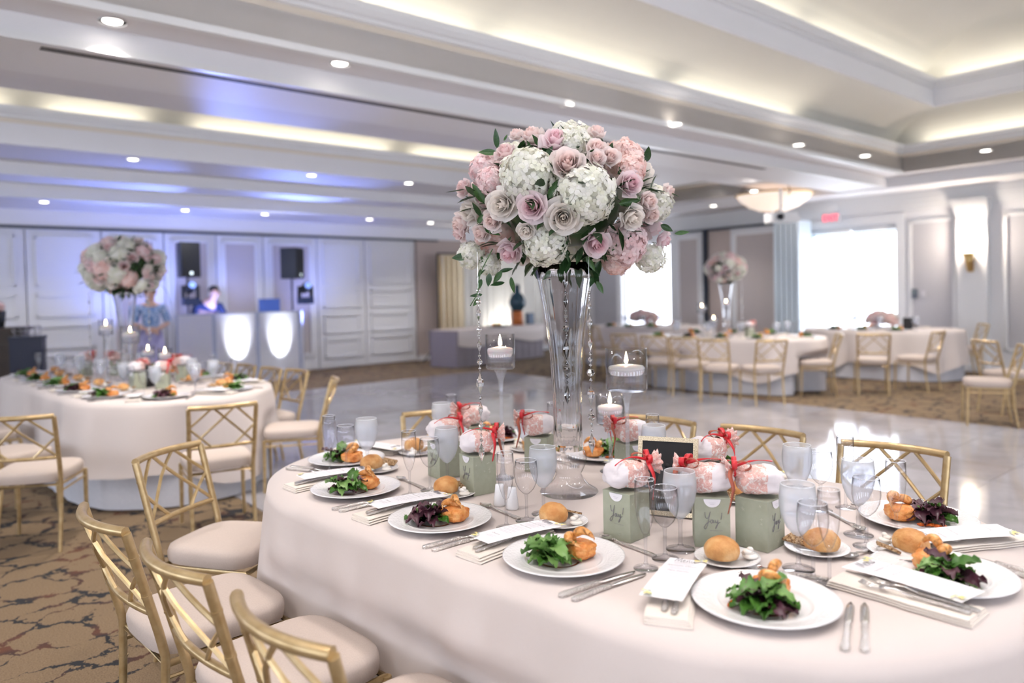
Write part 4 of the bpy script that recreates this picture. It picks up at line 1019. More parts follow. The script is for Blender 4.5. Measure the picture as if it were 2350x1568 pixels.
def mk_box(s=.096, h=.138):
    t = thing('gift_box', '', 'gift box')
    MB().bounds((-s / 2, -s / 2, 0), (s / 2, s / 2, h)).build('carton', SAGE, t)
    MB().add([(-s / 2, -s / 2, h + .0006), (s / 2, -s / 2, h + .0006), (s / 2, s / 2, h + .0006), (-s / 2, s / 2, h + .0006), (-s / 2 - .001, -s / 2 - .001, h - .002), (s / 2 + .001, -s / 2 - .001, h - .002), (s / 2 + .001, s / 2 + .001, h - .002), (-s / 2 - .001, s / 2 + .001, h - .002)], [(0, 1, 2, 3), (4, 5, 1, 0), (5, 6, 2, 1), (6, 7, 3, 2), (7, 4, 0, 3)]).build('lid', SAGE, t)
    y = -s / 2 - .0016
    face = Matrix.Translation((-.020, y, h * .42)) @ Matrix.Rotation(PI / 2, 4, 'X') @ Matrix.Scale(.042, 4)
    strokes(YAY, .0008, INK, t, 'script_stroke', face, 5)
    obj('small_print', textmesh('PERSONALIZED GIFTS', .0036), INK, t, (.010, y, h * .335), (PI / 2, 0, 0))
    k = 20; st = [(0 + .023 * math.cos(PI + PI * i / k), .023 * math.sin(PI + PI * i / k)) for i in range(k + 1)]
    MB().add([(x, y - .0002, h - .003 + z) for x, z in st], [tuple(range(k + 1))]).build('round_sticker', STICK, t)
    obj('sticker_print', textmesh('beauty & beyond', .0042, .3), FAINT, t, (0, y - .0008, h - .017), (PI / 2, 0, 0)) if False else MB().box((0, y - .0008, h - .013), (.018, .0002, .0008)).box((0, y - .0008, h - .017), (.012, .0002, .0008)).build('sticker_print', FAINT, t)
    rr = random.Random(3)
    for f_ in range(4):
        for k in range(6):
            a, z = rr.uniform(-.4, .4) * s, rr.uniform(.08, .9) * h
            if f_ == 0 and z > h * .25 and abs(a) < .03: continue
            A = Matrix.Rotation(f_ * PI / 2, 4, 'Z') @ Matrix.Translation((a, -s / 2 - .0006, z)) @ Matrix.Rotation(rr.uniform(0, 1.5), 4, 'Y')
            MB().box((0, 0, 0), (.009, .0003, .0013), A).box((0, 0, 0), (.0013, .0003, .009), A).build('printed_star', STAR, t)
    return t
def mk_pouch(seed):
    t = thing('drawstring_pouch', '', 'pouch'); rr = random.Random(seed)
    def f(q):
        k = (abs(q.x) ** 3 + abs(q.y) ** 3 + abs(q.z) ** 3) ** (-1 / 3); return k * (1 + .16 * nz3(q + Vector((seed, 0, 0)), 1.6) + .09 * nz3(q + Vector((0, seed, 0)), 3.5) + .04 * nz3(q + Vector((0, 0, seed)), 8))
    me = MB().ball((0, 0, .036), (.062, .052, .038), 40, 24, fn=f).mesh('body', True)
    me.materials.append(TOILE); me.materials.append(PLAINF)
    for p in me.polygons:
        if p.center.x < -.012: p.material_index = 1
    obj('body', me, None, t)
    # gathered neck and ruffle
    def neck(u, v):
        a = 2 * PI * u; r = lerp(.030, .012, min(1, v * 2.2)) if v < .45 else lerp(.012, .038, (v - .45) / .55); r *= 1 + (.22 * v) * math.sin(a * 9)
        return Vector((.044 + .055 * v, r * math.cos(a), .050 + .016 * v + r * math.sin(a) * .8))
    MB().sheet(neck, 54, 12, closeu=True).build('ruffle', TOILE, t, True)
    MB().tube([Vector((.069 + .001 * math.sin(a * 3), .0135 * math.cos(a), .0575 + .0115 * math.sin(a))) for a in [2 * PI * i / 20 for i in range(20)]], .0035, 6, closed=True).build('ribbon_tie', RED, t, True)
    def loop(d, s, M, nm):
        d = Vector(d).normalized(); pts = []
        for i in range(15):
            a = 2 * PI * i / 14; pts.append(Vector((.069, 0, .070)) + d * s * (1 - math.cos(a)) / 2 + Vector((0, 0, .013 * math.sin(a) + .004)))
        MB().ribbon(pts, Vector((1, .2, 0)) if abs(d.x) < .7 else Vector((0, 1, 0)), .015).build(nm, M, t, True)
    loop((.15, 1, .3), .045, RED, 'bow_loop'); loop((-.2, -1, .2), .048, RED, 'bow_loop'); loop((-.7, .5, .1), .05, RUST, 'bow_loop')
    def tail(p1, p2, p3, M):
        c = crv([Vector((.069, 0, .072)), p1, p2, p3], 5); MB().ribbon(c, [Vector((1, 0, .3)).lerp(Vector((.3, 1, 0)), i / len(c)) for i in range(len(c))], .014).build('ribbon_tail', M, t, True)
    tail((.055, -.045, .070), (.06, -.075, .035), (.05, -.085, -.02), RED)
    tail((.02, -.01, .085), (-.02, -.03, .082), (-.05, -.055, .074), RED)
    tail((.09, .05, .06), (.085, .065, .02), (.10, .07, -.04), RUST)
    return t
GBOX = Proto(mk_box); PCH = [Proto(lambda: mk_pouch(1)), Proto(lambda: mk_pouch(4))]
def gift(x, y, yaw, bl, pl, k, prz, dz=0, px=0, py=0):
    z = T1.z + .001
    GBOX.put((x, y, z), yaw, bl, 'sage green gift boxes'); PCH[k].put((x + px, y + py, z + .148 + dz), prz, pl, 'toile drawstring pouches')
def corner(fx, fy, yaw):
    """box centre from its front-bottom corner in the photo"""
    p = at(fx, fy, .761); e1, e2 = Vector((math.cos(yaw), math.sin(yaw), 0)), Vector((-math.sin(yaw), math.cos(yaw), 0)); return p + (e1 * (-.048) + e2 * .048)
p = corner(1447, 1248, A45); gift(p.x, p.y, A45, 'sage gift box lettered Yay! standing nearest the black picture frame', 'toile pouch, plain end outward, atop the box nearest the picture frame', 0, math.radians(10))
q = at(1637, 1258, .761); gift(q.x + .008, q.y + .052, math.radians(-10), 'sage gift box lettered Yay! facing squarely over the bread roll', 'crumpled toile pouch with trailing rust ribbon over the squarely facing box', 1, math.radians(160))
y3 = math.radians(43); p = at(1762, 1270, .761); e1, e2 = Vector((math.cos(y3), math.sin(y3), 0)), Vector((-math.sin(y3), math.cos(y3), 0)); p = p + e1 * .048 + e2 * .048
gift(p.x, p.y, y3, 'sage gift box turned to show one blank side, beside the goblets', 'toile pouch with red bow atop the box turned sideways', 0, math.radians(175))
y4 = math.radians(-35 + 0); p = at(1088, 1140, .761); ya = math.radians(35 - 90); e1, e2 = Vector((math.cos(ya), math.sin(ya), 0)), Vector((-math.sin(ya), math.cos(ya), 0)); p = p - e1 * .048 + e2 * .048
gift(p.x, p.y, ya, 'sage gift box lettered Yay! beside the salt and pepper shakers', 'toile pouch with plain end atop the box by the shakers', 0, math.radians(5))
p = at(1017, 1102, .761) + Vector((.0, .066, 0)); gift(p.x, p.y, ya, 'sage gift box half hidden behind a frosted goblet', 'toile pouch with gold-centred bow behind the frosted goblet', 1, math.radians(20))
p = at(1090, 1050, .761) + Vector((.0, .03, 0)); gift(p.x, p.y, ya, 'sage gift box hidden at the back of the ribboned pile', 'toile pouch crowning the back of the ribboned pile', 1, math.radians(200), dz=0)
p = at(1240, 1085, .761) + Vector((0, .05, 0)); gift(p.x, p.y, math.radians(-20), 'sage gift box standing behind the glass vase', 'toile pouch with dangling red ribbon behind the glass vase', 1, math.radians(185))
p = at(1455, 1105, .761) + Vector((0, .05, 0)); gift(p.x, p.y, math.radians(20), 'sage gift box behind the candle stems', 'toile pouch with upright red ribbon behind the candle stems', 1, math.radians(190))
p = at(1625, 1165, .761) + Vector((.01, .05, 0)); gift(p.x, p.y, math.radians(0), 'sage gift box hidden behind the squarely facing box', 'smooth rounded toile pouch peeping over the picture frame', 0, math.radians(15))
# ---- picture frame seen from behind, salt and pepper
FRG = noisemat('glitter_gold_frame', [(.4, (.55, .44, .28)), (.6, (.85, .74, .55))], 400, .35, metal=.5)
VELV = mat('black_backing', (.012, .012, .014), .7)
t = thing('picture_frame', 'picture frame standing with its black back and strut outward, gold glitter edge', 'picture frame')
W_, H_ = .19, .245
for a, b_ in (((-W_ / 2, -.008, 0), (W_ / 2, .012, .014)), ((-W_ / 2, -.008, H_ - .014), (W_ / 2, .012, H_)), ((-W_ / 2, -.008, .014), (-W_ / 2 + .014, .012, H_ - .014)), ((W_ / 2 - .014, -.008, .014), (W_ / 2, .012, H_ - .014))):
    MB().bounds(a, b_).build('frame_bar', FRG, t)
MB().bounds((-W_ / 2 + .014, -.004, .014), (W_ / 2 - .014, .006, H_ - .014)).build('backing', VELV, t)
MB().add([(-.02, -.006, .15), (.02, -.006, .15), (.035, -.085, .026), (-.035, -.085, .026), (-.02, -.002, .15), (.02, -.002, .15), (.035, -.081, .026), (-.035, -.081, .026)], [(0, 1, 2, 3), (7, 6, 5, 4), (0, 4, 5, 1), (1, 5, 6, 2), (2, 6, 7, 3), (3, 7, 4, 0)]).build('easel_strut', VELV, t)
MB().tube([(0, -.0075, .155), (0, -.0045, .155)], .008, 12).build('turn_button', VELV, t, True)
p = atd(1527, 1100, 2.33); t.location = (p.x, p.y, T1.z + .004); t.rotation_euler = (math.radians(-14), 0, math.radians(-22))
def mk_shaker():
    t = thing('shaker', '', 'shaker')
    MB().lathe([(.001, 0), (.021, 0), (.0215, .006), (.019, .03), (.0155, .055), (.0145, .068), (.013, .073), (.001, .075)], 24).build('body', CHINA, t, True)
    MB().lathe([(.001, .0752), (.005, .0752)], 10).build('hole_plate', STEELG, t); return t
SHK = Proto(mk_shaker); 
p = at(1147, 1160, .761); SHK.put(p, 0, 'white china shaker beside the sage gift box', 'salt and pepper shakers')
p = at(1176, 1168, .761); SHK.put(p, 0, 'white china shaker behind the champagne flute, its twin beside it', 'salt and pepper shakers')
# ================================================================== the other tables
ORD = ['first', 'second', 'third', 'fourth', 'fifth', 'sixth', 'seventh']
def settings(T, rows, where, full, skip=(), food=True):
    for side, lst in rows:
        for j, (a, nn) in enumerate(lst):
            q = T.w(a, nn); setting(T, q, inward(q, T), '%s %s, %s' % (ORD[j], side, where), j + len(lst), full, skip + (('bread',) if 'round' in side else ()), off={'goblet': (.21, .19), 'wine': (.21, .11), 'flute': (.20, .03)} if T in (T4, T5) else {}, food=food)
settings(T2, [('on the carpet side', [(1.14, -.50), (.55, -.53), (-.05, -.53), (-.65, -.53), (-1.25, -.5)]), ('round the end', [(1.56, -.22), (1.55, .28)]), ('on the booth side', [(1.05, .53), (.45, .53), (-.15, .53), (-.75, .53)])], 'long table', False, ('spoon', 'fork'))
VASE.put(T2.w(-.02, .02, T2.z + .001), .3, 'fluted glass trumpet vase on the long table before the DJ booth')
BOUQ.put(T2.w(-.02, .02, T2.z + 1.025), 2.5, 'domed rose and hydrangea bouquet before the white folding wall')
CB.put(T2.w(.30, -.05, T2.z + .001), 0, 'wide candle glass beside the vase on the long table')
CM.put(T2.w(.16, -.20, T2.z + .001), 0, 'tall slender candle glass beside the vase on the long table')
CS.put(T2.w(.62, .12, T2.z + .001), 0, 'short candle glass on the long table under the crystal strand')
CS.put(T2.w(.10, .16, T2.z + .001), 0, 'short candle glass behind the vase on the long table')
p = T2.w(.02, -.33, 0); 
STA.put(T2.w(-.23, -.22, T2.z + .80), 0, 'crystal strand hanging over the long table, toward the dark bar')
STB.put(T2.w(.33, .10, T2.z + .80), 0, 'crystal strand hanging over the long table, before the woman in blue')
for k, (a, nn, rz, nm) in enumerate(((.95, -.02, .2, 'beside the short candle'), (.78, -.16, -.7, 'nearest the carpet side plates'), (-.62, .1, .5, 'beyond the vase'), (-.85, -.1, .9, 'toward the dark bar'), (.55, .30, 1.2, 'behind the candles'))):
    q = T2.w(a, nn); GBOX.put((q.x, q.y, T2.z + .001), rz, 'sage gift box on the long table ' + nm); PCH[k % 2].put((q.x, q.y, T2.z + .149), rz + 2 * k, 'toile pouch with red ribbon on the long table ' + nm)
SK = ('spoon', 'fork', 'knife', 'bread', 'menu')
settings(T3, [('on the dance floor side', [(.75, -.5), (.25, -.53), (-.25, -.53), (-.75, -.5)]), ('on the window side', [(.6, .5), (0, .53), (-.6, .5)]), ('at its end', [(1.25, 0)])], 'far bouquet table', False, SK)
VASE.put(T3.w(.10, .05, T3.z + .001), .5, 'fluted glass trumpet vase on the far table across the dance floor')
BOUQ.put(T3.w(.10, .05, T3.z + 1.02), 4.2, 'domed rose bouquet on the far table across the dance floor', scale=.88)
STA.put(T3.w(-.2, -.1, T3.z + .78), 0, 'crystal strand on the far table, on the dark doorway side')
STB.put(T3.w(.36, .0, T3.z + .78), 0, 'crystal strand on the far table, on the wide window side')
CB.put(T3.w(-.22, -.1, T3.z + .001), 0, 'wide candle glass on the far table across the dance floor')
CM.put(T3.w(.20, -.22, T3.z + .001), 0, 'tall candle glass on the far table across the dance floor')
CS.put(T3.w(.02, -.25, T3.z + .001), 0, 'short candle glass on the far table across the dance floor')
GBOX.put(T3.w(.5, -.1, T3.z + .001), .4, 'sage gift box on the far table across the dance floor'); PCH[0].put(T3.w(.5, -.1, T3.z + .149), .4, 'toile pouch on the far table across the dance floor')
# low bouquets on the two last tables
def mk_low():
    t = thing('low_bouquet', '', 'bouquet'); rr = random.Random(5)
    MB().lathe([(.001, 0), (.07, 0), (.085, .10), (.08, .12)], 20).build('bowl', GLASS, t, True)
    for i in range(34):
        a, z = i * 2.4, 1 - (i + .5) / 34 * .95; r = math.sqrt(1 - z * z); d = Vector((r * math.cos(a), r * math.sin(a), z)); k = rr.choice('PPSbblmbW')
        p_ = Vector((d.x * .20, d.y * .20, .10 + d.z * .13)); h = k.isupper(); e = d.to_track_quat('Z', 'Y').to_euler()
        obj('hydrangea' if h else 'rose', rr.choice(HYDM[k] if h else ROSEM[k]), None, t, p_ - d * .03, e, .15 if h else .10)
    for i in range(12):
        a = i * .52; d = Vector((math.cos(a), math.sin(a), rr.uniform(-.2, .4))); obj('leaf', BLADE[i % 4], None, t, Vector((d.x * .18, d.y * .18, .11)), d.to_track_quat('Y', 'Z').to_euler(), .09)
    return t
LOW = Proto(mk_low)
for T, nm in ((T4, 'wide window table'), (T5, 'narrow window table')):
    settings(T, [('place before it', [(.42, -.55), (-.1, -.56), (-.55, -.48)]), ('place beyond it', [(.3, .55), (-.3, .55)])], nm, False, SK)
LOW.put(T4.w(0, .02, T4.z + .001), 0, 'low bouquet of pink roses before the wide bright window', 'low bouquets', scale=1.15)
LOW.put(T5.w(-.1, 0, T5.z + .001), 1, 'low bouquet of pink roses before the narrow bright window', 'low bouquets', scale=1.3)
def small_frame(loc, rz, label):
    t = thing('picture_frame', label, 'picture frame', loc, rz)
    MB().bounds((-.07, -.006, 0), (.07, .006, .19), TR(rx=-.2)).build('backing', VELV, t); MB().bounds((-.03, -.06, 0), (.03, -.055, .13), TR(rx=-.25)).build('easel_strut', VELV, t); return t
small_frame(T4.w(.42, -.05, T4.z + .001), -.5, 'small black-backed picture frame before the wide bright window')
small_frame(T3.w(.42, .12, T3.z + .001), .9, 'small black-backed picture frame beside the far trumpet vase')
small_frame(T2.w(.72, -.05, T2.z + .001), 1.3, 'small black-backed picture frame on the long table')
# ================================================================== DJ corner
BLK = mat('black_plastic', (.012, .016, .022), .5); GRL = mat('speaker_grille', (.008, .010, .013), .7); DKM = mat('dark_steel', (.03, .035, .045), .45, .6)
SCRIM = bpy.data.materials.new('white_scrim'); SCRIM.use_nodes = True; n, l = SCRIM.node_tree.nodes, SCRIM.node_tree.links
b_ = n['Principled BSDF']; b_.inputs['Base Color'].default_value = (.80, .80, .84, 1); b_.inputs['Roughness'].default_value = .9
ts = n.new('ShaderNodeBsdfTranslucent'); ts.inputs[0].default_value = (.9, .9, .95, 1); mx = n.new('ShaderNodeMixShader'); mx.inputs[0].default_value = .45
l.new(b_.outputs[0], mx.inputs[1]); l.new(ts.outputs[0], mx.inputs[2]); l.new(mx.outputs[0], n['Material Output'].inputs[0])
VB = 12.9
xs = [404, 491, 591, 689]; us = [onv(x, 760, VB)[0] for x in xs]; zb = onv(590, 716, VB)[1]
fac = thing('dj_facade', 'white fabric DJ booth front of upright lit panels', 'DJ booth', R(us[0], VB, 0), TH)
for k in range(3):
    w_ = us[k + 1] - us[k]; x0 = us[k] - us[0]
    MB().add([(x0 + .03, 0, .03), (x0 + w_ - .03, 0, .03), (x0 + w_ - .03, 0, zb - .02), (x0 + .03, 0, zb - .02)], [(0, 1, 2, 3)]).build('scrim_panel', SCRIM, fac)
    for a, c in (((x0, -.012, 0), (x0 + .03, .012, zb)), ((x0 + w_ - .03, -.012, 0), (x0 + w_, .012, zb)), ((x0 + .03, -.012, zb - .02), (x0 + w_ - .03, .012, zb)), ((x0 + .03, -.012, 0), (x0 + w_ - .03, .012, .03))): MB().bounds(a, c).build('frame_bar', mat('facade_frame', (.42, .46, .60), .5) if c[2] < zb - .03 or True else BLK, fac)
w_ = us[3] - us[0]; rt = Matrix.Translation((w_ + .01, .01, 0)) @ Matrix.Rotation(math.radians(62), 4, 'Z')
MB().add([(.03, 0, .03), (.60, 0, .03), (.60, 0, zb - .02), (.03, 0, zb - .02)], [(0, 1, 2, 3)], rt).build('scrim_panel', SCRIM, fac)
for a, c in (((0, -.012, 0), (.03, .012, zb)), ((.60, -.012, 0), (.63, .012, zb)), ((.03, -.012, zb - .02), (.60, .012, zb))): MB().bounds(a, c, rt).build('frame_bar', MATS['facade_frame'], fac)
for k, x in ((0, 545), (1, 642)):
    u = onv(x, 760, VB)[0]
    o = thing('uplight', 'small floor uplight shining up the inside of the DJ booth front', 'uplight', R(u, VB + .30, 0), TH, 'uplights behind the DJ booth front')
    MB().lathe([(.001, 0), (.05, 0), (.06, .10), (.055, .12)], 16).build('housing', BLK, o, True); MB().lathe([(.001, .11), (.052, .11)], 16).build('lens', emit('uplight_lens', (.9, .94, 1), 30), o)
    spot('uplight_lamp', R(u, VB + .30, .13), R(u, VB, .72), 330, (.92, .95, 1), 42, 1, .04)
dk = thing('dj_table', 'dark DJ table hidden behind the white booth front', 'table', R((us[0] + us[3]) / 2, VB + .56, 0), TH)
MB().bounds((-.62, -.14, .92), (.62, .14, .96)).build('table_top', BLK, dk)
for sx in (-.58, .58):
    for sy in (-.15, .15): MB().bounds((sx - .02, sy - .02, 0), (sx + .02, sy + .02, .92)).build('leg', DKM, dk)
u, z = onv(612, 702, VB + .55)
lp = thing('laptop', 'open laptop showing its blue lit lid above the DJ booth', 'laptop', R(u, VB + .56, .962), TH)
MB().bounds((-.2, -.13, 0), (.2, .13, .02)).build('keyboard_base', DKM, lp); MB().bounds((-.2, -.145, .02), (.2, -.13, z - .962 + .13)).build('lid', mat('blue_lid', (.05, .12, .45), .35), lp)
def speaker(px0, px1, py0, py1, v, rz, label, sl, fx):
    (u0, z1), (u1, z0) = onv(px0, py0, v), onv(px1, py1, v); u = (u0 + u1) / 2; W_ = (u1 - u0) * .92; H_ = z1 - z0
    s_ = thing('loudspeaker', label, 'speaker', R(u, v, z0), TH + rz, 'loudspeakers on poles')
    D_ = W_ * .95
    MB().prism([(-W_ / 2, -D_ / 2), (W_ / 2, -D_ / 2), (W_ * .32, D_ / 2), (-W_ * .32, D_ / 2)], H_).build('cabinet', BLK, s_)
    MB().bounds((-W_ * .46, -D_ / 2 - .012, .03), (W_ * .46, -D_ / 2 - .001, H_ - .03)).build('grille', GRL, s_)
    MB().lathe([(.001, 0), (.028, 0)], 14, TR(y=-D_ / 2 - .016, z=.07, rx=PI / 2)).build('badge', emit('badge_light', (.8, .95, 1), 1.2), s_)
    st = thing('speaker_stand', sl, 'stand', R(u, v, 0), TH, 'speaker stands')
    MB().tube([(0, 0, .08), (0, 0, z0 - .002)], .018, 10).build('pole', DKM, st, True)
    for k in range(3):
        a = k * 2.09 + .6; MB().tube([(0, 0, .55), (.19 * math.cos(a), .19 * math.sin(a), .05), (.22 * math.cos(a), .22 * math.sin(a), .012)], .012, 6).build('leg', DKM, st, True)
    L_ = thing('moving_head_light', 'black moving-head stage light clamped under the %s' % fx, 'stage light', R(u + (0 if px0 < 500 else .20), v - .14, z0 - .48), TH, 'stage lights on the speaker poles')
    MB().bounds((-.13, -.09, 0), (.13, .09, .13)).build('base', mat('navy_housing', (.012, .03, .10), .4), L_)
    for sx in (-1, 1): MB().bounds((sx * .12 - .02, -.05, .13), (sx * .12 + .02, .05, .34)).build('yoke_arm', BLK, L_)
    MB().lathe([(.001, -.12), (.075, -.10), (.09, 0), (.085, .10), (.06, .13)], 16, TR(z=.30, rx=1.2)).build('lamp_head', BLK, L_, True)
    MB().lathe([(.001, .131), (.058, .131)], 16, TR(z=.30, rx=1.2)).build('lens', emit('blue_lens', (.25, .40, 1), .8), L_)
    MB().bounds((-.02, .09, .02), (.02, .16, .06)).build('clamp', DKM, L_)
speaker(402, 455, 556, 637, 13.35, .12, 'black loudspeaker on a pole behind the DJ', 'black speaker pole with tripod feet behind the DJ', 'loudspeaker behind the DJ')
speaker(645, 692, 569, 640, 13.35, .75, 'black loudspeaker turned aside beyond the laptop', 'black speaker pole with tripod feet beyond the laptop', 'loudspeaker turned aside')
for u, tgt, pw in ((us[0] + .3, (us[0] - 1.5, 11.6, 3.2), 260), (us[3] - .1, (us[3] - .5, 11.2, 3.2), 260), (us[1], (us[1] - 1.4, 6.2, 3.3), 900)):
    spot('blue_beam', R(u, 12.75, 1.95), R(*tgt), pw, (.22, .32, 1.0), 75 if pw < 500 else 17, .9, .05)
for u in (us[0] - .5, us[1] + .2, us[3] + .3):
    spot('blue_wash', R(u, 13.2, 1.0), R(u, 13.9, 3.0), 95, (.27, .35, 1.0), 150, 1, .15)
# ---- buffet, backdrop
GRCL = noisemat('grey_table_skirt', [(.3, (.24, .21, .24)), (.7, (.28, .25, .28))], 30, .85)
bA, bB = at(1050, 846, 0), at(1248, 818, 0); bd_ = (bB - bA).normalized(); bn = Vector((-bd_.y, bd_.x, 0)); bl = (bB - bA).length; brz = math.atan2(bd_.y, bd_.x)
bt = thing('buffet_table', 'buffet table in grey skirt under a white runner by the shimmering curtain', 'table', bA, brz)
MB().bounds((.02, .02, .70), (bl - .02, .73, .735)).build('table_top', TW, bt)
for sx in (.1, bl - .1):
    for sy in (.1, .65): MB().tube([(sx, sy, 0), (sx, sy, .70)], .016, 8).build('leg', STEELG, bt, True)
def skirt(u, v):
    L_ = 2 * (bl + .75); d = u * L_
    if d < bl: x, y, nx, ny = d, 0, 0, -1
    elif d < bl + .75: x, y, nx, ny = bl, d - bl, 1, 0
    elif d < 2 * bl + .75: x, y, nx, ny = 2 * bl + .75 - d, .75, 0, 1
    else: x, y, nx, ny = 0, L_ - d, -1, 0
    o_ = .012 * math.sin(d * 26) * v; return Vector((x + nx * o_, y + ny * o_, .738 - .728 * v))
sk = MB().sheet(skirt, 160, 6, closeu=True).build('buffet_skirt', GRCL, None, True); sk.location = bA; sk.rotation_euler = (0, 0, brz); tag(sk, 'grey gathered skirt round the buffet table', 'table skirt')
rn = MB().sheet(lambda u, v: Vector((lerp(.0, bl + .01, u), lerp(-.035, .80, v) if .12 < v < .9 else (-.035 if v <= .12 else .80), .745 if .1 < v < .9 else (.745 - (.30 + .06 * math.sin(u * 9)) * (1 - v / .1) if v <= .1 else .745 - .2 * (v - .9) / .1))), 24, 20).build('buffet_runner', CLOTH, None, True)
rn.location = bA; rn.rotation_euler = (0, 0, brz); tag(rn, 'white runner cloth draped over the grey buffet skirt', 'table runner')
def bp_(x, y, z=.747): return bA + bd_ * x + bn * y + Vector((0, 0, z))
def onb(px): # distance along the buffet under a photo column
    r = ray(px, 740); nrm = Vector((-bd_.y, bd_.x, 0)); q = bA + bn * .3; t_ = q.dot(nrm) / r.dot(nrm); return (r * t_ - q).dot(bd_)
x1 = onb(1188); d1 = bp_(x1, .3).y
px2m = lambda k: k * d1 / FPX
o = thing('drink_urn', 'dark glass drink urn with round body on an orange stand', 'drink urn', bp_(x1, .3), brz)
h0 = px2m(32); MB().lathe([(.001, 0), (px2m(13), 0), (px2m(12), h0), (.001, h0)], 20).build('stand', mat('orange_stand', (.50, .14, .03), .5), o, True)
MB().lathe([(.001, h0), (px2m(12), h0), (px2m(19), h0 + px2m(14)), (px2m(19.5), h0 + px2m(24)), (px2m(13), h0 + px2m(38)), (px2m(7), h0 + px2m(42)), (px2m(6), h0 + px2m(60)), (.001, h0 + px2m(62))], 24).build('jar', mat('dark_teal_glass', (.015, .05, .08), .1), o, True)
x2 = onb(1216); MB().bounds((-.1, -.05, 0), (.1, .05, px2m(26))).build('menu_sign', mat('slate_blue', (.06, .10, .17), .6)).location = bp_(x2, .3)
tag(bpy.data.objects['menu_sign'], 'small slate blue sign block beside the drink urn', 'sign'); bpy.data.objects['menu_sign'].rotation_euler = (0, 0, brz)
x3 = onb(1135); tr = thing('serving_tray', 'dark tray holding fruit on the white buffet runner', 'tray', bp_(x3, .25), brz); MB().lathe([(.001, 0), (.2, 0), (.22, .03), (.215, .03), (.19, .008)], 24).build('dish', BLK, tr, True)
for k, (c, lab) in enumerate((((.62, .22, .03), 'orange fruit on the buffet tray beside the green one'), ((.08, .16, .03), 'dark green fruit on the buffet tray'), ((.60, .35, .10), 'tan bread bun on the buffet tray'), ((.40, .08, .03), 'rust red fruit on the buffet tray'))):
    f_ = thing('fruit', lab, 'fruit', bp_(x3 - .13 + .085 * k, .23 + .03 * (k % 2), .757), 0, 'fruit on the buffet tray'); MB().ball((0, 0, .04), .042, 14, 9).build('flesh', mat('fruit_%d' % k, c, .4), f_, True); MB().tube([(0, 0, .08), (.004, 0, .095)], .003, 5).build('stalk', GREEN[1], f_, True)
VC = 13.55
cu0, zc = onv(1003, 582, VC); cu1 = onv(1240, 600, VC)[0]; cum = onv(1062, 600, VC)[0]
SHIM = noisemat('gold_sequin', [(.35, (.62, .50, .30)), (.65, (.88, .80, .64))], 140, .35, metal=.5); SHEER = noisemat('pale_sequin', [(.35, (.74, .72, .66)), (.65, (.88, .86, .82))], 120, .45, metal=.15)
for a, c, M_, nm, k in ((cu0 + .02, cum, SHIM, 'gold shimmering curtain hung beside the black pole', 3), (cum + .01, cu1, SHEER, 'pale pleated shimmering curtain behind the buffet', 7)):
    o = MB().sheet(lambda u, v: Vector((lerp(a, c, u), VC + .05 * math.sin(u * (c - a) * 42) + .02 * math.sin(u * 31), lerp(zc - .03, .03, v))), 90, 6).build('backdrop_curtain', M_, None, True); o.rotation_euler = (0, 0, TH); tag(o, nm, 'curtain', 'shimmering backdrop curtains')
bs = thing('backdrop_stand', 'black tripod stand and crossbar holding the shimmering curtains', 'stand', R(cu0, VC, 0), TH)
for x in (0, cu1 - cu0): MB().tube([(x, 0, .05), (x, 0, zc)], .02, 8).build('pole', DKM, bs, True)
MB().tube([(0, 0, zc), (cu1 - cu0, 0, zc)], .016, 8).build('crossbar', DKM, bs, True)
for x in (0, cu1 - cu0):
    for k in range(3):
        a = PI + k * 2.09; MB().tube([(x, 0, .45), (x + .42 * math.cos(a), .42 * math.sin(a), .015)], .013, 6).build('leg', DKM, bs, True)
spot('curtain_fill', R(cum + .8, VC - .28, .12), R(cum + .9, VC - .02, 1.3), 160, (1, .97, .92), 110, .9, .1)  # added lamp without a fixture, brightens the pale curtain
for k, px in enumerate((1022, 1036)):
    u = onv(px, 800, VC - .15)[0]; o = thing('fairy_light', 'small warm fairy light on the floor below the gold curtain', 'light', R(u, VC - .15, 0), 0, 'fairy lights below the curtain'); MB().ball((0, 0, .035), .03, 12, 8).build('bulb', emit('fairy_bulb', (1, .75, .4), 12), o, True); MB().lathe([(.001, 0), (.02, 0), (.015, .012)], 10).build('base', BLK, o)
# ---- bar at the far left
ESP = noisemat('espresso_wood', [(.3, (.030, .018, .012)), (.7, (.05, .03, .02))], 8, .45); NAVY = mat('navy_laminate', (.018, .022, .045), .5)
bq = atd(50, 752, 9.6); BH = bq.z
br_ = thing('bar_cabinet', 'dark espresso bar counter beside the white folding wall', 'bar', (bq.x, bq.y, 0), TH - .25)
MB().bounds((-2.2, 0, 0), (0, .6, BH - .04)).build('cabinet', ESP, br_); MB().bounds((-2.25, -.05, BH - .04), (.05, .65, BH)).build('counter_top', ESP, br_)
q = MB()
for x0 in (-2.1, -1.05):
    for a, c in (((x0, -.02, .15), (x0 + .95, 0, .22)), ((x0, -.02, .88), (x0 + .95, 0, .95)), ((x0, -.02, .22), (x0 + .07, 0, .88)), ((x0 + .88, -.02, .22), (x0 + .95, 0, .88))): MB().bounds(a, c).build('panel_moulding', ESP, br_)
nq = atd(96, 772, 9.5); NH = nq.z
nv = thing('service_station', 'low navy service stand beside the dark bar counter', 'cabinet', (nq.x, nq.y, 0), TH - .25); MB().bounds((-.36, .02, 0), (0, .4, NH - .03)).build('body', NAVY, nv); MB().bounds((-.37, .01, NH - .03), (.01, .41, NH)).build('top', NAVY, nv)
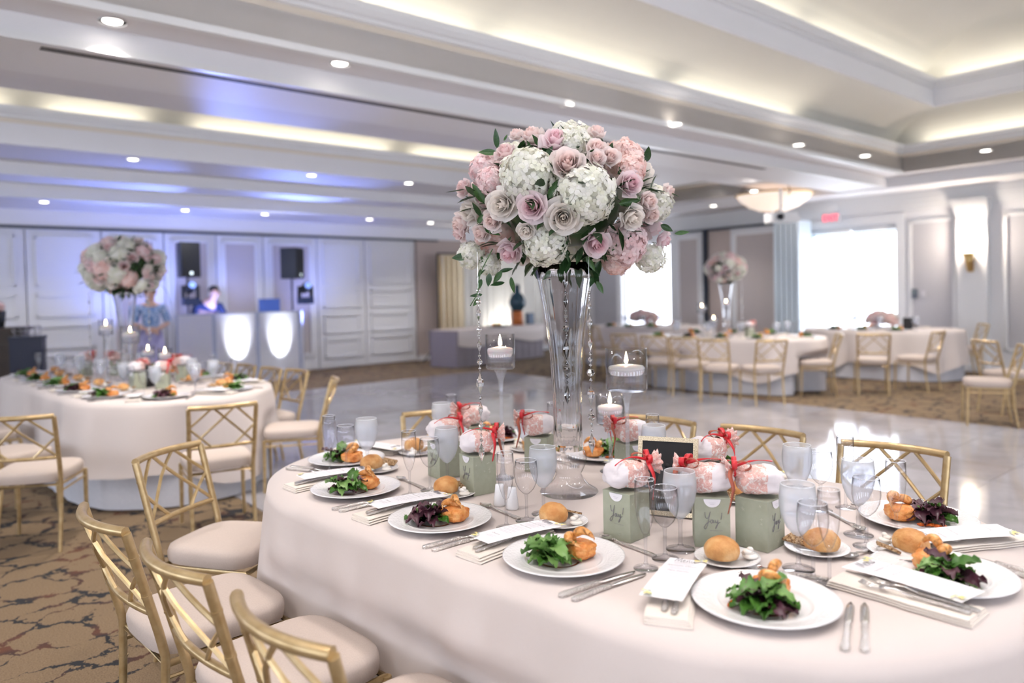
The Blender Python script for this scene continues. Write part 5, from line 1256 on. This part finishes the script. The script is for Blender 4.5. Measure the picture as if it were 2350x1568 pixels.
for k in range(5):
    g_ = thing('tumbler', 'clear tumbler standing on the navy service stand', 'glass', nv.matrix_basis @ Vector((-.32 + .065 * k, .15 + .03 * (k % 2), NH + .001)), 0, 'tumblers on the navy stand'); MB().lathe([(.001, .004), (.03, .004), (.034, .13), (.032, .13), (.029, .01)], 16).build('wall', GLASS, g_, True)
    MB().lathe([(.001, 0), (.03, 0), (.03, .004)], 14).build('base', GLASS, g_)
pl = thing('flower_pot', 'black pot of orange flowers on the dark bar counter', 'flower pot', br_.matrix_basis @ Vector((-.32, .28, BH + .001)), 0)
MB().lathe([(.001, 0), (.09, 0), (.115, .22), (.105, .22), (.09, .18), (.001, .18)], 20).build('pot', BLK, pl, True)
for k in range(7):
    a = k * .9; obj('bloom', ROSEM['b'][k % 2].copy() if False else HYDM['S'][k % 2], None, pl, (.06 * math.cos(a), .06 * math.sin(a), .25 + .03 * (k % 3)), (.3 * math.sin(a), .3 * math.cos(a), 0), .09)
    MB().tube([(.03 * math.cos(a), .03 * math.sin(a), .17), (.06 * math.cos(a), .06 * math.sin(a), .25)], .003, 5).build('stem', GREEN[1], pl)
# ================================================================== wall and ceiling fittings
BOWLM = emit('alabaster_glow', (1.0, .82, .68), .55); BRASS = mat('antique_brass', (.60, .42, .18), .3, .9)
p = atd(1776, 447, 13.6)
pb = thing('bowl_pendant', 'wide alabaster bowl lamp hung close under the far ceiling', 'ceiling lamp', p, 0); r_ = 84 * 13.6 / FPX; hb = 40 * 13.6 / FPX
MB().lathe([(.001, -hb), (r_ * .35, -hb * .93), (r_ * .65, -hb * .68), (r_ * .88, -hb * .32), (r_, 0), (r_ * .97, .01)], 40).build('bowl', BOWLM, pb, True)
MB().tube([Vector((r_ * math.cos(a), r_ * math.sin(a), 0)) for a in [2 * PI * i / 40 for i in range(40)]], .018, 6, closed=True).build('rim', BRASS, pb, True)
for k in range(3):
    a = k * 2.09 - 1.5
    MB().tube([(r_ * t_ * math.cos(a), r_ * t_ * math.sin(a), -hb * (1 - t_ ** 2) - .01) for t_ in (.05, .3, .55, .8, 1)], .014, 6).build('strap', mat('bronze', (.10, .07, .04), .4, .8), pb, True)
    MB().tube([(r_ * math.cos(a), r_ * math.sin(a), 0), (r_ * .3 * math.cos(a), r_ * .3 * math.sin(a), .50)], .008, 6).build('hanger_rod', MATS['bronze'], pb, True)
MB().lathe([(.001, .50), (r_ * .34, .50), (r_ * .30, .60)], 20).build('canopy', BRASS, pb, True)
p = atd(1792, 500, 12.4)
pj = thing('ceiling_projector', 'white projector on a ceiling mount before the folding partition', 'projector', p, TH - .6)
MB().box((0, 0, 0), (.42, .34, .15)).build('case', GLOSSW, pj); MB().lathe([(.001, 0), (.05, 0), (.055, .05), (.04, .06)], 16, TR(x=-.1, y=-.17, rx=PI / 2)).build('lens', DKM, pj, True)
MB().tube([(0, 0, .075), (0, 0, 3.12 - p.z if 3.12 - p.z > .2 else .4)], .022, 8).build('mount_pole', GLOSSW, pj, True); MB().box((.20, .10, -.02), (.28, .2, .09)).build('cable_box', GLOSSW, pj)
p = R(13.7, onu(1907, 498, 13.7)[0], onu(1907, 500, 13.7)[1])
ex = thing('exit_sign', 'small red lit EXIT sign above the wide bright window', 'sign', p, TH - PI / 2)
MB().box((0, 0, 0), (.34, .04, .20)).build('box', mat('exit_case', (.70, .66, .70), .5), ex); MB().box((0, -.022, 0), (.31, .004, .17)).build('face', mat('exit_face', (.82, .60, .66), .5), ex)
obj('lettering', textmesh('EXIT', .15, bold=.004), emit('exit_red', (.9, .05, .10), 1.6), ex, (0, -.0255, -.053), (PI / 2, 0, 0)); MB().box((0, 0, .16), (.20, .035, .12)).build('mount', GLOSSW, ex)
vs_ = onu(2236, 600, UW)[0]; zs = onu(2236, 602, UW)[1]
sc_ = thing('wall_sconce', 'gold V-shaped wall sconce glowing on the white pilaster', 'sconce', R(UW - .165, vs_, zs), TH)
MB().lathe([(.001, -.16), (.02, -.15), (.05, .0), (.095, .16), (.09, .16)], 16, TR(x=-.10)).build('cone', BRASS, sc_, True); MB().box((-.012, 0, -.05), (.024, .09, .22)).build('back_plate', BRASS, sc_)
MB().ball((-.10, 0, .17), (.075, .075, .06), 16, 9).build('bulb', emit('sconce_bulb', (1, .80, .55), 25), sc_, True)
d_ = bpy.data.lights.new('sconce_lamp', 'POINT'); d_.energy = 45; d_.color = (1, .86, .72); d_.shadow_soft_size = .07; o = bpy.data.objects.new('sconce_lamp', d_); COL.objects.link(o); o.location = R(UW - .30, vs_, zs + .42)
vq, zq = onu(2101, 674, UW)
o = thing('thermostat', 'dark thermostat box on the grey wall panel', 'thermostat', R(UW - .024, vq, zq), TH); MB().box((-.015, 0, 0), (.03, .09, .17)).build('case', mat('dark_grey', (.10, .12, .16), .5), o); MB().box((-.032, 0, .03), (.004, .06, .05)).build('display', mat('display', (.2, .25, .25), .2), o)
vq, zq = onu(2120, 674, UW)
o = thing('light_switch', 'pale light switch beside the thermostat', 'switch', R(UW - .024, vq, zq), TH); MB().box((-.004, 0, 0), (.008, .08, .12)).build('plate', mat('switch_plate', (.62, .60, .64), .5), o); MB().box((-.012, 0, 0), (.008, .02, .04)).build('rocker', GLOSSW, o)
downlight(1730, 438, 3.12, 'low soffit above the bowl lamp', 40)
# ================================================================== people
SKIN = mat('skin', (.58, .36, .27), .55); HAIR = mat('dark_hair', (.012, .009, .008), .5)
def skinmesh(name, joints, edges, M, parent, sub=2, root=0):
    me = bpy.data.meshes.new(name); me.from_pydata([j[:3] for j in joints], edges, []); me.materials.append(M)
    o = obj(name, me, None, parent); md = o.modifiers.new('Skin', 'SKIN'); md.use_smooth_shade = True
    if not me.skin_vertices: me.attributes.new('skin_radius', 'FLOAT2', 'POINT') if False else None
    bm = bmesh.new(); bm.from_mesh(me); ly = bm.verts.layers.skin.verify(); bm.verts.ensure_lookup_table()
    for i, j in enumerate(joints):
        r = j[3]; bm.verts[i][ly].radius = r if isinstance(r, tuple) else (r, r); bm.verts[i][ly].use_root = (i == root)
    bm.to_mesh(me); bm.free()
    s_ = o.modifiers.new('Subdivision', 'SUBSURF'); s_.levels = s_.render_levels = sub
    return o
def hand(w, d, side, side_v):
    """joints of a relaxed hand at wrist w pointing along d"""
    w, d, s = Vector(w), Vector(d).normalized(), Vector(side_v).normalized(); J = []; E_ = []
    J.append((*(w + d * .045), .026))
    for k, L_ in enumerate((.07, .08, .075, .06)):
        b0 = w + d * .085 + s * (-.027 + .018 * k); J += [(*b0, .009), (*(b0 + d * L_ * .55 + Vector((0, 0, -.012))), .0085), (*(b0 + d * L_ + Vector((0, 0, -.032))), .0075)]
    tb = w + d * .03 - s * .03; J += [(*tb, .010), (*(tb + d * .03 - s * .018), .0095), (*(tb + d * .055 - s * .016), .008)]
    return J
def add_hand(J, E_, wi, d, side_v):
    h = hand(J[wi][:3], d, 1, side_v); o = len(J); J += h; E_.append((wi, o))
    for k in range(4): q = o + 1 + 3 * k; E_ += [(o, q), (q, q + 1), (q + 1, q + 2)]
    q = o + 13; E_ += [(o, q), (q, q + 1), (q + 1, q + 2)]
def face_parts(root, c, f, s):
    """ears, nose, eyes and mouth on a head centred at c looking along f"""
    c, f = Vector(c), Vector(f).normalized(); r = Vector((f.y, -f.x, 0)).normalized()
    MB().tube([c + f * .088 + Vector((0, 0, .012)), c + f * .112 + Vector((0, 0, -.022)), c + f * .090 + Vector((0, 0, -.030))], [.008, .014, .010], 8).build('nose', SKIN, root, True)
    for q in (-1, 1):
        MB().ball(c + f * .082 + r * q * .032 + Vector((0, 0, .014)), .011, 10, 7).build('eye', mat('eye_dark', (.03, .02, .02), .2), root, True)
        MB().ball(c + r * q * .080, (.014, .014, .028), 10, 7).build('ear', SKIN, root, True)
    MB().tube([c + f * .086 + r * -.024 + Vector((0, 0, -.055)), c + f * .094 + Vector((0, 0, -.056)), c + f * .086 + r * .024 + Vector((0, 0, -.055))], .006, 6).build('mouth', mat('lips', (.42, .16, .14), .5), root, True)
# the DJ, bent over his table (local +y = away from the room, he faces the booth front)
u, z = onv(485, 690, 13.5)
dj = thing('person', 'dark-haired man in a navy shirt bending over the DJ table', 'person', R(u, 13.78, 0), TH)
zs_ = 1.36
J = [(0, 0, .92, .13), (0, -.02, 1.10, .13), (0, -.06, 1.28, .14), (.02, -.10, zs_ + .04, .10), (.06, -.14, zs_ + .11, .052), (.09, -.17, zs_ + .20, (.078, .085)), (.11, -.19, zs_ + .30, (.062, .07)),
     (.20, -.10, zs_, .06), (.28, -.20, zs_ - .24, .042), (.24, -.38, zs_ - .36, .030), (-.20, -.06, zs_, .06), (-.27, -.14, zs_ - .25, .042), (-.16, -.36, zs_ - .36, .030),
     (.10, 0, .88, .09), (.11, -.02, .48, .065), (.11, .02, .09, .042), (.12, -.12, .04, .035), (-.10, 0, .88, .09), (-.11, -.02, .48, .065), (-.11, .02, .09, .042), (-.12, -.12, .04, .035)]
E_ = [(0, 1), (1, 2), (2, 3), (3, 4), (4, 5), (5, 6), (3, 7), (7, 8), (8, 9), (3, 10), (10, 11), (11, 12), (0, 13), (13, 14), (14, 15), (15, 16), (0, 17), (17, 18), (18, 19), (19, 20)]
add_hand(J, E_, 9, (-.1, -1, -.15), (1, 0, 0)); add_hand(J, E_, 12, (.1, -1, -.15), (-1, 0, 0))
body = skinmesh('body', J, E_, SKIN, dj, 2)
NSH = mat('navy_shirt', (.008, .018, .07), .7); TRS = mat('black_trousers', (.012, .012, .015), .8)
def grow(Jl, ids, k): return [(*Jl[i][:3], (tuple(c + k for c in Jl[i][3]) if isinstance(Jl[i][3], tuple) else Jl[i][3] + k)) for i in ids]
skinmesh('shirt', grow(J, (0, 1, 2, 3, 7, 8, 10, 11), .014), [(0, 1), (1, 2), (2, 3), (3, 4), (4, 5), (3, 6), (6, 7)], NSH, dj, 2)
skinmesh('trousers', grow(J, (0, 13, 14, 15, 17, 18, 19), .014), [(0, 1), (1, 2), (2, 3), (0, 4), (4, 5), (5, 6)], TRS, dj, 2)
MB().tube([(.03, -.13, zs_ + .055), (.07, -.17, zs_ + .075), (.09, -.12, zs_ + .085)], .018, 6).build('red_collar', mat('red_collar', (.45, .05, .04), .6), dj, True)
hc = Vector((.10, -.185, zs_ + .245))
MB().ball(hc + Vector((-.01, .025, .035)), (.092, .10, .085), 16, 10, fn=lambda q: .25 if (q.y < -.35 and q.z < .35) or q.z < -.55 else 1).build('hair', HAIR, dj, True)
face_parts(dj, hc, (.55, -.83, -.1), 1)
# the woman in blue, hands clasped before her
u, z = onv(345, 700, 12.3)
wm = thing('person', 'woman in patterned blue blouse and lilac skirt with clasped hands', 'person', R(u, 12.3, 0), TH - .15)
J = [(0, 0, .95, .125), (0, 0, 1.10, .105), (0, 0, 1.25, .125), (0, .01, 1.38, .085), (0, 0, 1.46, .045), (0, -.01, 1.54, (.070, .082)), (0, -.01, 1.64, (.060, .07)),
     (.17, 0, 1.37, .052), (.24, -.02, 1.12, .038), (.06, -.17, 1.03, .026), (-.17, 0, 1.37, .052), (-.24, -.02, 1.12, .038), (-.06, -.17, 1.03, .026),
     (.09, 0, .88, .085), (.09, 0, .48, .058), (.09, .01, .08, .036), (.09, -.10, .035, .03), (-.09, 0, .88, .085), (-.09, 0, .48, .058), (-.09, .01, .08, .036), (-.09, -.10, .035, .03)]
E_ = [(0, 1), (1, 2), (2, 3), (3, 4), (4, 5), (5, 6), (3, 7), (7, 8), (8, 9), (3, 10), (10, 11), (11, 12), (0, 13), (13, 14), (14, 15), (15, 16), (0, 17), (17, 18), (18, 19), (19, 20)]
add_hand(J, E_, 9, (-.9, -.35, -.1), (0, 0, -1)); add_hand(J, E_, 12, (.9, -.35, -.15), (0, 0, -1))
skinmesh('body', J, E_, SKIN, wm, 2)
BLO = noisemat('blue_blouse', [(.42, (.10, .20, .42)), (.5, (.22, .34, .58)), (.58, (.45, .52, .70))], 28, .7, 2)
skinmesh('blouse', grow(J, (0, 1, 2, 3, 7, 8, 10, 11), .018), [(0, 1), (1, 2), (2, 3), (3, 4), (4, 5), (3, 6), (6, 7)], BLO, wm, 2)
MB().lathe([(.24, .06), (.235, .3), (.20, .62), (.165, .88), (.135, 1.06)], 28, Matrix.Diagonal((1, .85, 1, 1)), flute=.05, nf=16).build('skirt', noisemat('lilac_skirt', [(.4, (.26, .24, .46)), (.6, (.40, .38, .62))], 7, .75), wm, True)
hc = Vector((0, -.01, 1.60)); MB().ball(hc + Vector((0, .03, .02)), (.092, .095, .105), 16, 10, fn=lambda q: .25 if (q.y < -.35 and q.z < .45) else 1).build('hair', HAIR, wm, True); face_parts(wm, hc, (0, -1, 0), 1)
